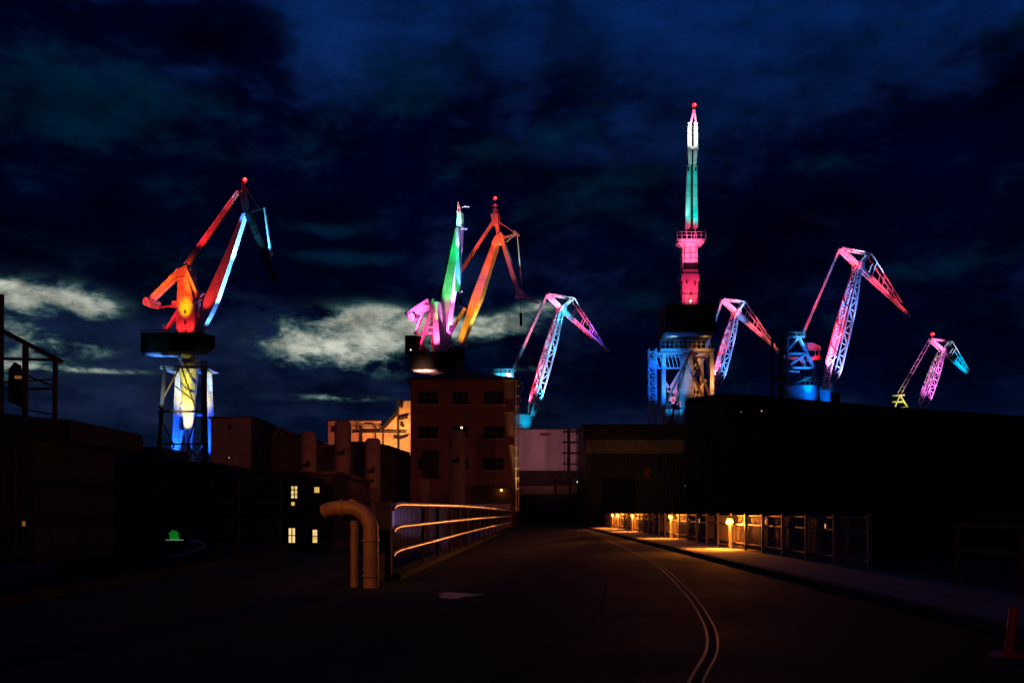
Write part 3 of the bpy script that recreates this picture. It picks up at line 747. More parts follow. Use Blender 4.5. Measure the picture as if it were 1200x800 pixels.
spot(pl.pt(618, 452, -7), pl.pt(630, 415, -2.4), (1, .01, .04), 1.6, 70, .7)
spot(pl.pt(657, 385, 8), pl.pt(656, 366, 0), (.02, .5, 1), 1.2, 50, .8)
spot(pl.pt(610, 400, 10), pl.pt(622, 385, 0), (1, .14, .28), .75, 70, .8)
spot(pl.pt(650, 372, 6), pl.pt(647, 350, 0), (1, .18, .45), 1.3, 60, .7)
spot(pl.pt(668, 385, 7), pl.pt(682, 382, 0), (1, .12, .4), 1.1, 60, .8)
spot(pl.pt(692, 378, 7), pl.pt(698, 388, 0), (.16, .08, 1), 1.3, 60, .8)
spot(pl.pt(676, 360, 5), pl.pt(668, 351, 0), (.5, .8, 1), .8, 60, .8)
spot(pl.pt(680, 374, -5), pl.pt(676, 372, -1), (1, .01, .05), 1.4, 70, .8)
spot(pl.pt(613, 505, 9), pl.pt(612, 489, 2), (0, .55, 1), 1.0, 50, .9)
spot(pl.pt(590, 450, 7), pl.pt(590, 438, 0), (.05, .6, 1), 1.0, 60, .9)
spot(pl.pt(594, 444, 3), pl.pt(594, 438, 0), (1, .1, .4), .8, 50, .9)

# crane F (behind the tall crane)
r, pl = lattice('lattice crane half hidden behind the tallest crane, its pink fly jib reaching right', 272, 28,
    (838, 456), (862.5, 366), (846, 350.6), (871, 354), (911, 410), (826, 410), .26, [(0, 1.8), (.12, 3.6), (.5, 4), (.9, 2.6), (1, 1.8)], [(0, .7), (.15, 1.5), (.7, 1.4), (1, .6)], 9)
c = pl.pt(826, 470, -2)
part('drum_house', 'drum', r, lambda b: b.lathe((c.x, c.y), [(3.6, YARD), (3.6, pl.pt(830, 458, -2).z)], 24))
def f(b): pl.beam(b, (812, 456), (826, 410), 3, .6); pl.beam(b, (834, 456), (826, 410), 3, .6)
part('a_frame', 'white', r, f)
spot(pl.pt(856, 470, 7), pl.pt(850, 415, 1), (.1, .3, 1), 2.2, 50, .7)
spot(pl.pt(866, 420, 6), pl.pt(858, 390, 1), (.25, .35, 1), 1.3, 60, .8)
spot(pl.pt(838, 440, -.6), pl.pt(851, 395, -2.2), (1, .02, .05), 4.0, 60, .7)
spot(pl.pt(833, 420, 4), pl.pt(846, 395, -2), (1, .03, .06), .8, 60, .8)
spot(pl.pt(854, 378, 7), pl.pt(853, 358, 0), (1, .13, .22), 1.7, 60, .7)
spot(pl.pt(874, 396, 7), pl.pt(884, 386, 0), (1, .10, .14), 1.6, 55, .8)
spot(pl.pt(900, 410, 8), pl.pt(903, 402, 0), (1, .16, .10), .5, 50, .8)
spot(pl.pt(866, 362, 5), pl.pt(864, 356, 0), (.3, .55, 1), 1.0, 60, .8)

# crane G (big, with blue drum)
r, pl = lattice('large pink lattice crane with a blue lit frame on a blue lit round drum', 250, 28,
    (970, 458), (1005.5, 312), (983.5, 291), (1018, 297.6), (1064, 368), (938, 396), .28, [(0, 2.2), (.12, 4.4), (.5, 5.2), (.9, 3), (1, 2.2)], [(0, .8), (.15, 1.8), (.7, 1.6), (1, .7)], 11, 3.4, upper_t=.82)
def f(b):
    for o in (1.0,):
        for a, c_ in (((932, 396), (918.5, 412)), ((933, 396), (951, 433)), ((919, 415), (942, 415)), ((940, 416), (919, 430)), ((919, 431.5), (950, 431.5)), ((919, 395.5), (939, 395.5)), ((919, 396), (919, 452)), ((951, 433), (953, 452)), ((922, 452), (953, 440))):
            pl.beam(b, a, c_, 2.4, .7, off=o)
    deck_rail(pl, b, 919, 940, 394, 4, (1.0,), .6); deck_rail(pl, b, 920, 956, 452, 9, (2.4,), .5)
part('a_frame', 'white', r, f)
def f(b):
    pl.beam(b, (919, 418), (942, 420), 3, .7, off=-.4); pl.beam(b, (941, 420), (946, 432), 3.4, .7, off=-.4); pl.beam(b, (921, 434), (940, 435), 2, .4, off=-1)
    pl.prism(b, [(945, 401), (953, 402), (960, 406), (960, 410), (945, 409)], -1.4, .4); pl.prism(b, [(949, 418), (960, 416), (960, 421), (949, 423)], -1.4, .4)
    pl.beam(b, (958, 408), (959, 420), .8, .15, off=.4); pl.beam(b, (954, 408), (954, 420), .8, .15, off=.4); pl.beam(b, (940, 410), (958, 410), .7, .15, off=.6)
part('machinery_house', 'pale', r, f)
c = pl.pt(947, 462, -3)
zt = pl.pt(947, 452.5, -3).z; zb = pl.pt(947, 476, -3).z
dh = part('drum_house', 'drum', r, lambda b: (b.lathe((c.x, c.y), [(5.3, YARD), (5.3, zb), (5.3, zt - .5), (5.5, zt - .4), (5.5, zt)], 40)))
c2 = pl.pt(963, 462, 0)
part('drum_house', 'drum', r, lambda b: b.lathe((c2.x, c2.y), [(2.1, YARD), (2.1, zt - .8)], 20))
# load figures painted on the drum
cu = bpy.data.curves.new('t', 'FONT'); cu.body = '5/10'; cu.size = 1.7; cu.extrude = .03; cu.align_x = 'CENTER'
to = bpy.data.objects.new('t', cu); COL.objects.link(to)
tm = bpy.data.meshes.new_from_object(to.evaluated_get(bpy.context.evaluated_depsgraph_get()))
bpy.data.objects.remove(to)
tb = MB(); ang0 = math.atan2(-c.y, -c.x)
vs = []
for v in tm.vertices:
    th = ang0 + v.co.x / 5.33 - .02; rr = 5.34 + v.co.z
    vs.append((c.x + rr * math.cos(th), c.y + rr * math.sin(th), zb + 1.0 + v.co.y))
tb.add(vs, [tuple(p.vertices) for p in tm.polygons])
tb.build('load_figures', 'letter', dh, origin=tuple(Vector(dh['_o'])))
def f(b):
    pl.beam(b, (914, 392), (914, 480), 3, .5, off=.5); pl.beam(b, (910, 392), (910, 480), 2, .5, off=-1.5); pl.prism(b, [(908, 440), (918, 440), (918, 447), (908, 447)], -1, 1)
    for k in range(12): pl.beam(b, (910, 396 + k * 7), (914, 402 + k * 7), 1, .2, off=.4)
part('stair_tower', 'brownsteel', r, f)
part('hoist_box', 'brownsteel', r, lambda b: pl.prism(b, [(977, 460), (983, 460), (983, 474), (977, 474)], -1, .4))
spot(pl.pt(990, 470, 8), pl.pt(982, 405, 1), (.22, .32, 1), 2.6, 50, .7)
spot(pl.pt(1008, 400, 8), pl.pt(997, 350, 1), (.12, .25, 1), 1.5, 55, .8)
spot(pl.pt(985, 468, 2), pl.pt(984, 410, 0), (1, .35, .9), 2.0, 50, .7)
spot(pl.pt(970, 430, -.8), pl.pt(987, 370, -2.6), (1, .01, .05), 4.4, 60, .7)
spot(pl.pt(962, 410, 4), pl.pt(980, 380, -2), (1, .02, .06), 1.1, 60, .8)
spot(pl.pt(996, 330, 7), pl.pt(992, 302, 0), (1, .10, .17), 1.9, 60, .7)
spot(pl.pt(1022, 350, 8), pl.pt(1030, 336, 0), (1, .08, .17), 1.5, 60, .8)
spot(pl.pt(1050, 372, 7), pl.pt(1052, 358, 0), (1, .06, .10), .7, 60, .8)
spot(pl.pt(1034, 322, 5), pl.pt(1026, 312, 0), (.25, .4, 1), 1.8, 60, .8)
spot(pl.pt(1008, 305, 5), pl.pt(1003, 296, 0), (1, .4, .75), 1.5, 60, .8)
spot(pl.pt(960, 375, 10), pl.pt(961, 345, 0), (1, .03, .06), .75, 60, .8)
spot(pl.pt(945, 400, 6), pl.pt(950, 380, 0), (1, .04, .08), .8, 50, .8)
spot(pl.pt(936, 450, 8), pl.pt(936, 420, 1), (.01, .2, 1), 1.1, 60, .8)
spot(pl.pt(934, 410, 5), pl.pt(934, 397, 1), (.1, .5, 1), 1.0, 60, .8)
spot(pl.pt(952, 422, 5), pl.pt(953, 412, -.5), (1, .01, .02), .6, 70, .8)
spot(pl.pt(936, 430, .8), pl.pt(934, 420, -.4), (1, .03, .03), .9, 120, .8)
spot(pl.pt(941, 478, 9), pl.pt(940, 462, 2.6), (.0, .14, 1), 1.2, 46, 1.0)
spot(pl.pt(941, 475, 5.5), pl.pt(940, 455, 2.4), (.0, .5, 1), .9, 34, 1.0)
spot(pl.pt(961, 478, 7), pl.pt(962, 464, 2), (.0, .16, 1), .9, 50, 1.0)

# crane H (small and far)
r, pl = lattice('smallest lattice crane at far right with a violet jib and turquoise fly jib', 400, 30,
    (1079, 480), (1104, 410), (1089, 397), (1114, 400.5), (1141, 444.5), (1054, 461), .28, [(0, 1.8), (.12, 3.8), (.5, 4.4), (.9, 3), (1, 1.8)], [(0, .9), (.15, 1.9), (.7, 1.7), (1, .9)], 10, 5.0, 'ladder')
def f(b):
    for o in (.8,):
        for a, c_ in (((1052, 464), (1046, 478)), ((1053, 464), (1062, 478)), ((1041, 471), (1056, 471)), ((1040, 464), (1058, 463)), ((1041, 464), (1041, 480)), ((1042, 478), (1064, 478))): pl.beam(b, a, c_, 1.6, .5, off=o)
part('a_frame', 'white', r, f)
c = pl.pt(1062, 490, -3)
part('drum_house', 'dark', r, lambda b: b.lathe((c.x, c.y), [(6, YARD), (6, pl.pt(1062, 481, -3).z)], 24))
beacon(r, pl.pt(1092.5, 391.5, 0), .72, glow=300)
spot(pl.pt(1092, 484, 11), pl.pt(1089, 450, 1), (1, .18, .9), 2.2, 50, .8)
spot(pl.pt(1092, 440, 12), pl.pt(1095, 422, 0), (.9, .14, .8), 1.0, 60, .8)
spot(pl.pt(1102, 470, -1), pl.pt(1096, 444, 0), (.75, .8, .2), 2.0, 60, .8)
spot(pl.pt(1099, 415, 9), pl.pt(1097, 404, 0), (1, .2, .55), 1.6, 60, .8)
spot(pl.pt(1120, 440, 10), pl.pt(1125, 428, 0), (.0, .48, 1), 1.7, 55, .8)
spot(pl.pt(1122, 416, 8), pl.pt(1117, 408, 0), (.55, .7, .9), .7, 55, .8)
spot(pl.pt(1070, 440, 10), pl.pt(1073, 426, 0), (.75, .2, .6), .55, 70, .8)
spot(pl.pt(1053, 484, 10), pl.pt(1053, 471, 0), (.85, .75, .08), .9, 60, .8)
spot(pl.pt(1062, 476, 8), pl.pt(1058, 456, 0), (.8, .35, .5), .5, 60, .8)

# ---------------------------------------------------------------- crane E: tall, seen end-on
def crane_e():
    pl = Plane(809, 185, 0); m = pl.m
    base = pl.pt(808, 600); base.z = YARD
    r = thing('harbour_crane', base, 'tallest crane, a slim white and turquoise jib standing straight above its pink mast', 'crane', 'floodlit shipyard cranes')
    def f(b):
        for sx in (-1, 1):
            def q(a): return [(811.2 + sx * x, y) for x, y in a]
            pl.prism(b, q([(1.2, 266), (1.2, 194), (5.6, 194), (6.8, 266)] if sx > 0 else [(2.0, 266), (1.8, 194), (5.8, 194), (8.0, 266)]), -1.4, 0)
    part('jib', 'white', r, f)
    def f(b):
        for sx in (-1, 1): pl.prism(b, [(811.8 + sx * 1.2, 143), (811.8 + sx * 6, 143.5), (811.8 + sx * 6, 172), (811.8 + sx * 1.5, 172)], -1.2, 0)
        pl.prism(b, [(812.2, 128), (814.6, 128), (816.6, 143), (815, 143), (813.4, 132), (811.2, 143), (809, 143)], -.8, -.1)
    part('fly_jib', 'white', r, f)
    def f(b):
        for sx in (-1, 1): pl.prism(b, [(811.6 + sx * 1.0, 176), (811.6 + sx * 5.8, 176), (811.4 + sx * 4.6, 193), (811.4 + sx * 1.0, 193)], -1.2, .1)
        pl.beam(b, (805.5, 174), (818, 174), 3, .5, off=.1)
    part('jib_head', 'pale', r, f)
    def f(b):
        pl.prism(b, [(809.9, 143), (813, 143), (813.4, 266), (808.4, 266)], -1.6, -1.2)
        for k in range(40): pl.beam(b, (809.2, 145 + k * 3), (813, 146 + k * 3), .6, .1, off=-.6)
        for x in (806.6, 815.2): pl.beam(b, (x, 196), (x, 201), 1.4, .2, off=.2)
    part('jib_web', 'dark', r, f)
    # mast
    def f(b):
        pl.prism(b, [(799.5, 357), (818.5, 357), (818, 322), (817.4, 284), (800, 284), (800, 322)], -3, 0)
        pl.prism(b, [(798, 329), (819.5, 329), (819, 321), (798.5, 321)], -3.1, .35)
    ms = part('mast', 'white', r, f)
    part('mast_opening', 'dark', ms, lambda b: pl.prism(b, [(800.8, 315.5), (817.6, 315.5), (817.6, 308), (800.8, 308)], .02, .3))
    for (x, y) in ((803.5, 329), (813, 331), (808.5, 343)): part('mast_fitting', 'brownsteel', ms, lambda b: pl.prism(b, [(x, y), (x + 1.2, y - .5), (x + 2, y + 3), (x + .4, y + 4.5)], .36, .6))
    def f(b):
        pl.beam(b, (799.3, 286), (799.3, 356), .4, .1, off=-.2)
        for k in range(20): pl.beam(b, (798, 288 + k * 3.4), (800.5, 288 + k * 3.4), .5, .2, off=-.3)
    part('mast_ladder', 'brownsteel', ms, f)
    for x in (802, 815.5): part('mast_pipe', 'brownsteel', ms, lambda b: pl.beam(b, (x, 306), (x, 286), .7, .12, off=.12))
    def f(b):
        for y in (290, 296, 302): pl.beam(b, (800.5, y), (817.5, y), .45, .1, off=.1)
        pl.beam(b, (809, 288), (809, 304), .4, .1, off=.1)
    part('mast_frame', 'brownsteel', ms, f)
    def f(b):
        pl.prism(b, [(794, 285), (824.5, 285), (826, 281), (792.5, 281)], -2.5, .8)
        deck_rail(pl, b, 792.5, 826.5, 281, 8, (.8, -2.4), .7)
        for x in (793, 826): pl.beam(b, (x, 281), (x, 265), .7, .1, off=.7)
        for sx in (-1, 1): pl.prism(b, [(809 + sx * 9.5, 290), (809 + sx * 16, 285), (809 + sx * 9.5, 285)], -1.5, .2); pl.beam(b, (809 + sx * 4, 281), (809 + sx * 6, 264), 1.2, .4, off=.2)
    part('platform', 'white', r, f)
    def f(b):
        pl.prism(b, [(779.5, 358), (837.5, 358), (837.5, 390), (779.5, 390)], -8.5, 1.2)
        deck_rail(pl, b, 780, 837, 358, 12, (1.1,), .5)
        pl.prism(b, [(783, 358), (792, 358), (792, 355), (783, 355)], -1, .6); pl.prism(b, [(824, 358), (834, 358), (834, 354), (824, 354)], -1, .6)
    h = part('machinery_house', 'dark', r, f)
    def f(b): pl.prism(b, [(779, 390.3), (838, 390.3), (836, 393.2), (781, 393.2)], -7, 1.0)
    part('house_skirt', 'pale', h, f)
    def f(b): b.ball(pl.pt(808, 354, .9), .22, 10, 8)
    part('deck_lamp', 'smallwhite', h, f)
    c = pl.pt(808, 400, -3)
    def zc(py): return pl.pt(808, py, -3).z
    part('slewing_ring', 'brownsteel', r, lambda b: b.lathe((c.x, c.y), [(2.2, zc(412)), (2.2, zc(404)), (2.7, zc(401)), (2.7, zc(393.5))], 24))
    def f(b):
        pl.prism(b, [(774, 412), (837, 412), (837, 408.5), (774, 408.5)], -7, 0.4); deck_rail(pl, b, 774, 837, 408, 9, (.4,), .5)
    part('portal_deck', 'pale', r, f)
    part('centre_column', 'pale', r, lambda b: b.lathe((c.x, c.y), [(1.1, YARD), (1.25, zc(478)), (1.35, zc(468)), (1.38, zc(440)), (1.15, zc(413))], 24))
    for (xa, xb, o) in ((778, 776, 0), (834, 834.5, 0), (783, 783, -6.5), (830, 829, -6.5)):
        a = pl.pt(xa, 413, o); z = pl.pt(xb, 520, o); z.z = YARD
        part('leg', 'white', r, lambda b: b.beam(a, z, .62, .7, 1.1, 1.1, side=(1, 0, 0)))
    def f(b):
        for a, c_ in (((810, 411), (780, 474)), ((811, 411), (833, 468)), ((803, 430), (784, 500)), ((812, 440), (826, 470))): pl.beam(b, a, c_, 2.2, .4, off=.2)
    part('portal_bracing', 'brownsteel', r, f)
    def f(b):
        for a, c_ in (((831, 415), (818, 430)), ((826, 414), (815, 440)), ((783, 440), (800, 470)), ((800, 440), (786, 480)), ((834, 440), (814, 470)), ((784, 468), (800, 468)), ((814, 430), (828, 466)), ((788, 455), (803, 430)), ((784, 492), (800, 478)), ((788, 470), (802, 496))): pl.beam(b, a, c_, 3.2, .4, off=-5.5)
        pl.prism(b, [(786, 476), (803, 476), (803, 500), (786, 500)], -6.5, -5.9); pl.prism(b, [(793, 446), (800, 446), (800, 466), (793, 466)], -6.5, -5.9)
    part('rear_bracing', 'white', r, f)
    def f(b):
        for x in (761, 769):
            for o in (0, -1.6): pl.beam(b, (x, 408), (x, 520), 1.2, .2, off=o)
        for k in range(13):
            y = 412 + k * 8
            pl.beam(b, (761, y), (769, y), 1, .2); pl.beam(b, (761, y), (769, y + 8), .8, .15, off=-.1); pl.beam(b, (761, y + 8), (769, y), .6, .1, off=-1.6)
        pl.prism(b, [(760, 430), (770, 430), (770, 422), (760, 422)], -1.4, .2)
        for y in (414, 431, 478): pl.beam(b, (766, y), (800, y), 1.6, .3, off=-.2)
        for k in range(7): pl.beam(b, (768 + k * 4.5, 414), (772.5 + k * 4.5, 431), .9, .15, off=-.2)
        pl.beam(b, (769, 487), (778, 478), 1, .2, off=-.2)
    part('stair_tower', 'pale', r, f)
    beacon(r, pl.pt(814, 122.5, -.4), .40, glow=110)
    # floods
    spot(pl.pt(820, 274, 7), pl.pt(814, 238, 0), (.0, .62, .55), 1.0, 56, .8)
    spot(pl.pt(818, 215, 6), pl.pt(815, 198, 0), (.0, .45, .42), .35, 60, .8)
    for x_, c_ in ((801, (.6, .7, .68)),):
        spot(pl.pt(798, 268, 1.2), pl.pt(806, 235, 0), c_, .55, 40, .8)
    spot(pl.pt(812, 190, 7), pl.pt(812, 158, 0), (.85, 1, .98), 1.8, 34, .8)
    spot(pl.pt(812, 205, 6), pl.pt(812, 184, 0), (.45, .55, .62), .35, 36, .8)
    spot(pl.pt(812, 150, 3), pl.pt(812.5, 136, -.3), (1, .2, .5), 1.3, 50, .8)
    spot(pl.pt(813, 146, 3), pl.pt(813, 127, -.3), (1, .04, .08), .6, 50, .8)
    spot(pl.pt(809, 322, 9), pl.pt(809, 292, 0), (1, .12, .35), 1.25, 44, .9)
    spot(pl.pt(809, 358, 6), pl.pt(809, 338, 0), (1, .03, .14), .95, 60, .9)
    spot(pl.pt(808, 296, 4), pl.pt(809, 282, .4), (1, .06, .14), 1.2, 60, .6)
    spot(pl.pt(808, 354, 1.6), pl.pt(809, 346, -.2), (1, .12, .16), .5, 90, .9)
    spot(pl.pt(790, 399, 0), pl.pt(789, 391.5, -1), (.5, .8, 1), .6, 90, .9)
    spot(pl.pt(827, 399, 0), pl.pt(828, 391.5, -1), (1, .6, .2), .4, 90, .9)
    spot(pl.pt(788, 404, -.5), pl.pt(788, 409, -2), (.10, .45, 1), .4, 110, .9)
    spot(pl.pt(822, 404, 3), pl.pt(822, 411, 0), (1, .42, .1), .35, 90, .9)
    spot(pl.pt(772, 490, 7), pl.pt(777, 440, 0), (.0, .18, 1), .8, 60, .9)
    spot(pl.pt(783, 430, 6), pl.pt(779, 414, 0), (.02, .35, 1), .7, 60, .9)
    spot(pl.pt(762, 470, 7), pl.pt(765, 440, -.3), (.0, .06, 1), .4, 70, .9)
    spot(pl.pt(766, 440, 5), pl.pt(765, 426, -.3), (.0, .10, 1), .4, 50, .9)
    spot(pl.pt(792, 490, -1), pl.pt(793, 450, -5.5), (.01, .28, .8), .3, 90, .9)
    spot(pl.pt(788, 478, 5), pl.pt(790, 452, .1), (.1, .4, 1), .9, 60, .9)
    spot(pl.pt(836, 480, 7), pl.pt(834, 440, 0), (1, .45, .12), 1.0, 30, .9)
    spot(pl.pt(826, 470, -1), pl.pt(822, 435, -5.5), (1, .28, .04), .3, 70, .9)
    spot(pl.pt(826, 480, 5), pl.pt(826, 455, .2), (1, .35, .12), .5, 60, .9)
    spot(pl.pt(812, 500, 16), pl.pt(808, 444, -2), (.8, .6, .52), .10, 18, .9)
    spot(pl.pt(797, 476, -2), pl.pt(797, 456, -5.8), (1, .1, .2), .5, 60, .9)
crane_e()

# ================================================================== GROUND, ROAD, BRIDGE
def struct(name, mat, fn): 
    b = MB(); fn(b); o = b.build(name, mat); o['kind'] = 'structure'; return o
def sheet(b, pts, z): b.add([(x, y, z) for x, y in pts], [tuple(range(len(pts)))])
struct('ground', 'yard', lambda b: sheet(b, [(-6000, -300), (6000, -300), (6000, 9000), (-6000, 9000)], YARD))
def fenceX(d): return 9.0 + .0125 * d
def kerbX(d): return fenceX(d) - 2.2
def railX(d): return -3.0 + (d - 25) * .0365
deck = [(-9.6, -40), (fenceX(-40) + .5, -40), (fenceX(112) + .5, 112), (46, 114), (46, 320), (-2, 320), (railX(112) - .5, 112), (railX(42) - .5, 42), (-9.6, 42)]
def f(b): b.prism([Vector((x, y, 0)) for x, y in deck], [Vector((x, y, YARD - .2)) for x, y in deck])
struct('road', 'asphalt', f)
def f(b):
    p = [(kerbX(-40), -40), (fenceX(-40) + .45, -40), (fenceX(111) + .45, 111), (kerbX(111), 111)]
    b.prism([Vector((x, y, .15)) for x, y in p], [Vector((x, y, .003)) for x, y in p])
struct('pavement', 'paving', f)
def f(b):
    n = 60
    for k in range(n):
        y0 = -20 + k * 2.18; y1 = y0 + 2.16
        b.prism([Vector((kerbX(y0) - .16, y0, .135)), Vector((kerbX(y0) - .004, y0, .165)), Vector((kerbX(y1) - .004, y1, .165)), Vector((kerbX(y1) - .16, y1, .135))],
                [Vector((kerbX(y0) - .16, y0, .003)), Vector((kerbX(y0) - .004, y0, .003)), Vector((kerbX(y1) - .004, y1, .003)), Vector((kerbX(y1) - .16, y1, .003))])
struct('kerb', 'dconcrete', f)
# crane / railway track sunk in the road
def bez(pts, n=90):
    """Catmull-Rom through (x, y)"""
    out = []; P_ = [pts[0]] + pts + [pts[-1]]
    for i in range(1, len(P_) - 2):
        a, b_, c, d = [Vector((*p, 0)) for p in P_[i - 1:i + 3]]
        for k in range(n // (len(pts) - 1)):
            t = k / (n // (len(pts) - 1)); out.append(.5 * ((2 * b_) + (c - a) * t + (2 * a - 5 * b_ + 4 * c - d) * t * t + (3 * b_ - a - 3 * c + d) * t ** 3))
    out.append(Vector((*pts[-1], 0))); return out
def strip(b, path, o0, o1, z):
    vs = []
    for i, p in enumerate(path):
        t = (path[min(i + 1, len(path) - 1)] - path[max(i - 1, 0)]).normalized(); nn = Vector((t.y, -t.x, 0))
        for o in (o0, o1): q = p + nn * o; vs.append((q.x, q.y, z))
    b.add(vs, [(2 * i, 2 * i + 1, 2 * i + 3, 2 * i + 2) for i in range(len(path) - 1)])
right = [(0.2, 2), (1.15, 7), (1.82, 9.9), (2.53, 12.6), (3.1, 16), (3.8, 22), (4.75, 33), (5.4, 48), (6.6, 79), (7.7, 110)]
left = [(x - 1.75 - (0.25 if y < 15 else 0), y) for x, y in right]
left[0] = (-2.2, 2); left[1] = (-.9, 7)
def f(b):
    pa = bez(tr, 180)
    strip(b, pa, -.08, -.045, .006); strip(b, pa, .06, .085, .006)
tr = right; struct('rail_track', 'steelrail', f)
tr = left; struct('rail_track', 'dimrail', f)
def f(b):
    for tr in (right, left): strip(b, bez(tr, 180), -.044, .059, .004)
struct('rail_groove', 'groove', f)
# oily wet patch on the road
m, nt, bs = new_mat('wet_film'); bs.inputs['Base Color'].default_value = (.01, .01, .012, 1); bs.inputs['Roughness'].default_value = .28; bs.inputs['Specular IOR Level'].default_value = .1
nn_ = nt.nodes.new('ShaderNodeTexNoise'); nn_.inputs['Scale'].default_value = 2.0
bp = nt.nodes.new('ShaderNodeBump'); bp.inputs['Strength'].default_value = .12; nt.links.new(nn_.outputs['Fac'], bp.inputs['Height']); nt.links.new(bp.outputs['Normal'], bs.inputs['Normal'])
def f(b):
    c = P(536, 697, H * F / 97); n = 26; pts = []
    for k in range(n):
        t = 2 * math.pi * k / n; q = 1 + .25 * math.sin(3 * t + 1) + .12 * math.sin(7 * t)
        pts.append((c.x + .42 * q * math.cos(t), c.y + .7 * q * math.sin(t)))
    sheet(b, pts, .004)
b = MB(); f(b); o = b.build('puddle', m); o['kind'] = 'structure'

# ================================================================== BUILDINGS
def rect_front(b, px0, px1, py0, py1, d, t0=0.0, t1=.06):
    """flat block on a facade at distance d (front towards camera): between d-t1 and d-t0"""
    b.box(X(px0, d), X(px1, d), d - t1, d - t0, Z(py1, d), Z(py0, d))
def building(name, label, px0, px1, py, d, depth, mat, roofmat='roof', base=YARD, over=.25, group=None):
    b0 = Vector((X((px0 + px1) / 2, d), d + depth / 2, base))
    r = thing(name, b0, label, 'building', group)
    part('wall', mat, r, lambda b: b.box(X(px0, d), X(px1, d), d, d + depth, base, Z(py, d) - .25))
    part('roof', roofmat, r, lambda b: b.box(X(px0, d) - over, X(px1, d) + over, d - over, d + depth + over, Z(py, d) - .247, Z(py, d)))
    return r
def window(r, px0, px1, py0, py1, d, glass='glass', nx=3, ny=2, frame='frame', sill=True, name='window'):
    w = .09
    x0, x1, z0, z1 = X(px0, d), X(px1, d), Z(py1, d), Z(py0, d)
    def f(b):
        b.box(x0, x0 + w, d - .10, d - .003, z0, z1); b.box(x1 - w, x1, d - .10, d - .003, z0, z1)
        b.box(x0 + w, x1 - w, d - .10, d - .003, z0, z0 + w); b.box(x0 + w, x1 - w, d - .10, d - .003, z1 - w, z1)
        for i in range(1, nx): xx = x0 + (x1 - x0) * i / nx; b.box(xx - .035, xx + .035, d - .075, d - .03, z0 + w, z1 - w)
        for i in range(1, ny): zz = z0 + (z1 - z0) * i / ny; b.box(x0 + w, x1 - w, d - .065, d - .04, zz - .03, zz + .03)
    o = part(name, frame, r, f)
    part('pane', glass, o, lambda b: b.box(x0 + w, x1 - w, d - .025, d - .004, z0 + w, z1 - w))
    if sill: part('sill', 'concrete', o, lambda b: b.box(x0 - .12, x1 + .12, d - .22, d - .003, z0 - .12, z0 - .003))
    return o
def wall_lamp(r, px, py, d, mat='smallwarm', rad=.12, W=0, col=SODIUM):
    o = part('wall_lamp', 'dark', r, lambda b: b.box(X(px, d) - .09, X(px, d) + .09, d - .30, d - .003, Z(py, d) + rad, Z(py, d) + rad + .1))
    part('bulb', mat, o, lambda b: b.ball((X(px, d), d - .2, Z(py, d)), rad, 10, 8))
    if W: bulb((X(px, d), d - .45, Z(py, d) - .1), col, W, .1)
    return o

# brick house
D = 112
hx0, hx1 = X(481, D), X(603, D)
house = thing('brick_house', (X(542, D), D + 6, YARD), 'four storey brick house with dark windows and a low hipped roof, beside the railing end', 'house')
def f(b): b.box(hx0, hx1, D, D + 12, YARD, Z(446, D))
part('wall', 'brick', house, f)
def f(b):
    e = .45; z0 = Z(446, D) + .003; z1 = Z(443.5, D); z2 = Z(434, D)
    b.box(hx0 - e, hx1 + e, D - e, D + 12 + e, z0, z1)
    v = [(hx0 - e + .05, D - e + .05, z1 + .003), (hx1 + e - .05, D - e + .05, z1 + .003), (hx1 + e - .05, D + 12 + e - .05, z1 + .003), (hx0 - e + .05, D + 12 + e - .05, z1 + .003), (X(530, D), D + 5.4, z2 + .5), (X(567, D), D + 6.2, z2 + .5)]
    b.add(v, [(0, 1, 5, 4), (1, 2, 5), (2, 3, 4, 5), (3, 0, 4), (3, 2, 1, 0)])
rf = part('roof', 'roof', house, f)
part('chimney', 'dconcrete', rf, lambda b: (b.box(X(553, D), X(557, D), D + 5, D + 5.6, Z(439, D), Z(430, D)), b.box(X(552.3, D), X(557.7, D), D + 4.9, D + 5.7, Z(430, D) + .002, Z(429, D))))
for row, (y0, y1) in enumerate(((458, 474), (499, 514), (536, 551))):
    for (x0, x1) in ((489.5, 514), (530, 549), (566.5, 591)): window(house, x0, x1, y0, y1, D)
def f(b):
    for y in (482, 521): rect_front(b, 481, 603, y, y + 1.6, D, .003, .08)
part('string_course', 'brick', house, f)
def f(b): rect_front(b, 552, 602, 572, 592, D, .003, 1.2)
part('porch', 'dconcrete', house, f)
def f(b):
    x = X(604.6, D)
    b.cyl((x, D - .1, Z(447, D)), (x, D - .1, Z(600, D)), .10, n=10); b.cyl((x + .30, D + .1, Z(452, D)), (x + .30, D + .1, Z(600, D)), .06, n=8)
    for y in range(452, 600, 12): b.box(x - .15, x + .40, D - .2, D + .05, Z(y, D) - .05, Z(y, D) + .05)
part('downpipe', 'rail_paint', house, f)
def f(b):
    for (a, c) in (((605, 452), (612, 448)), ((606, 456), (611, 470)), ((605, 448), (610, 462)), ((606, 500), (612, 497)), ((612, 448), (612, 456))): b.beam(P(*a, D), P(*c, D), .1)
part('bracket', 'brownsteel', house, f)
wall_lamp(house, 587.5, 574, D - 1.2, 'smallwarm', .13, 14)
wall_lamp(house, 541, 501, D, 'smallwhite', .13, 0)
for (x, y) in ((500.5, 535), (510, 544), (503, 541)): part('indicator_lamp', 'smallwhite', house, lambda b: b.ball((X(x, D), D - .12, Z(y, D)), .07 if x < 505 else .11, 8, 6))
def f(b):
    rect_front(b, 496, 514, 528, 560, D, .1, .9)
part('service_box', 'dark', house, f)

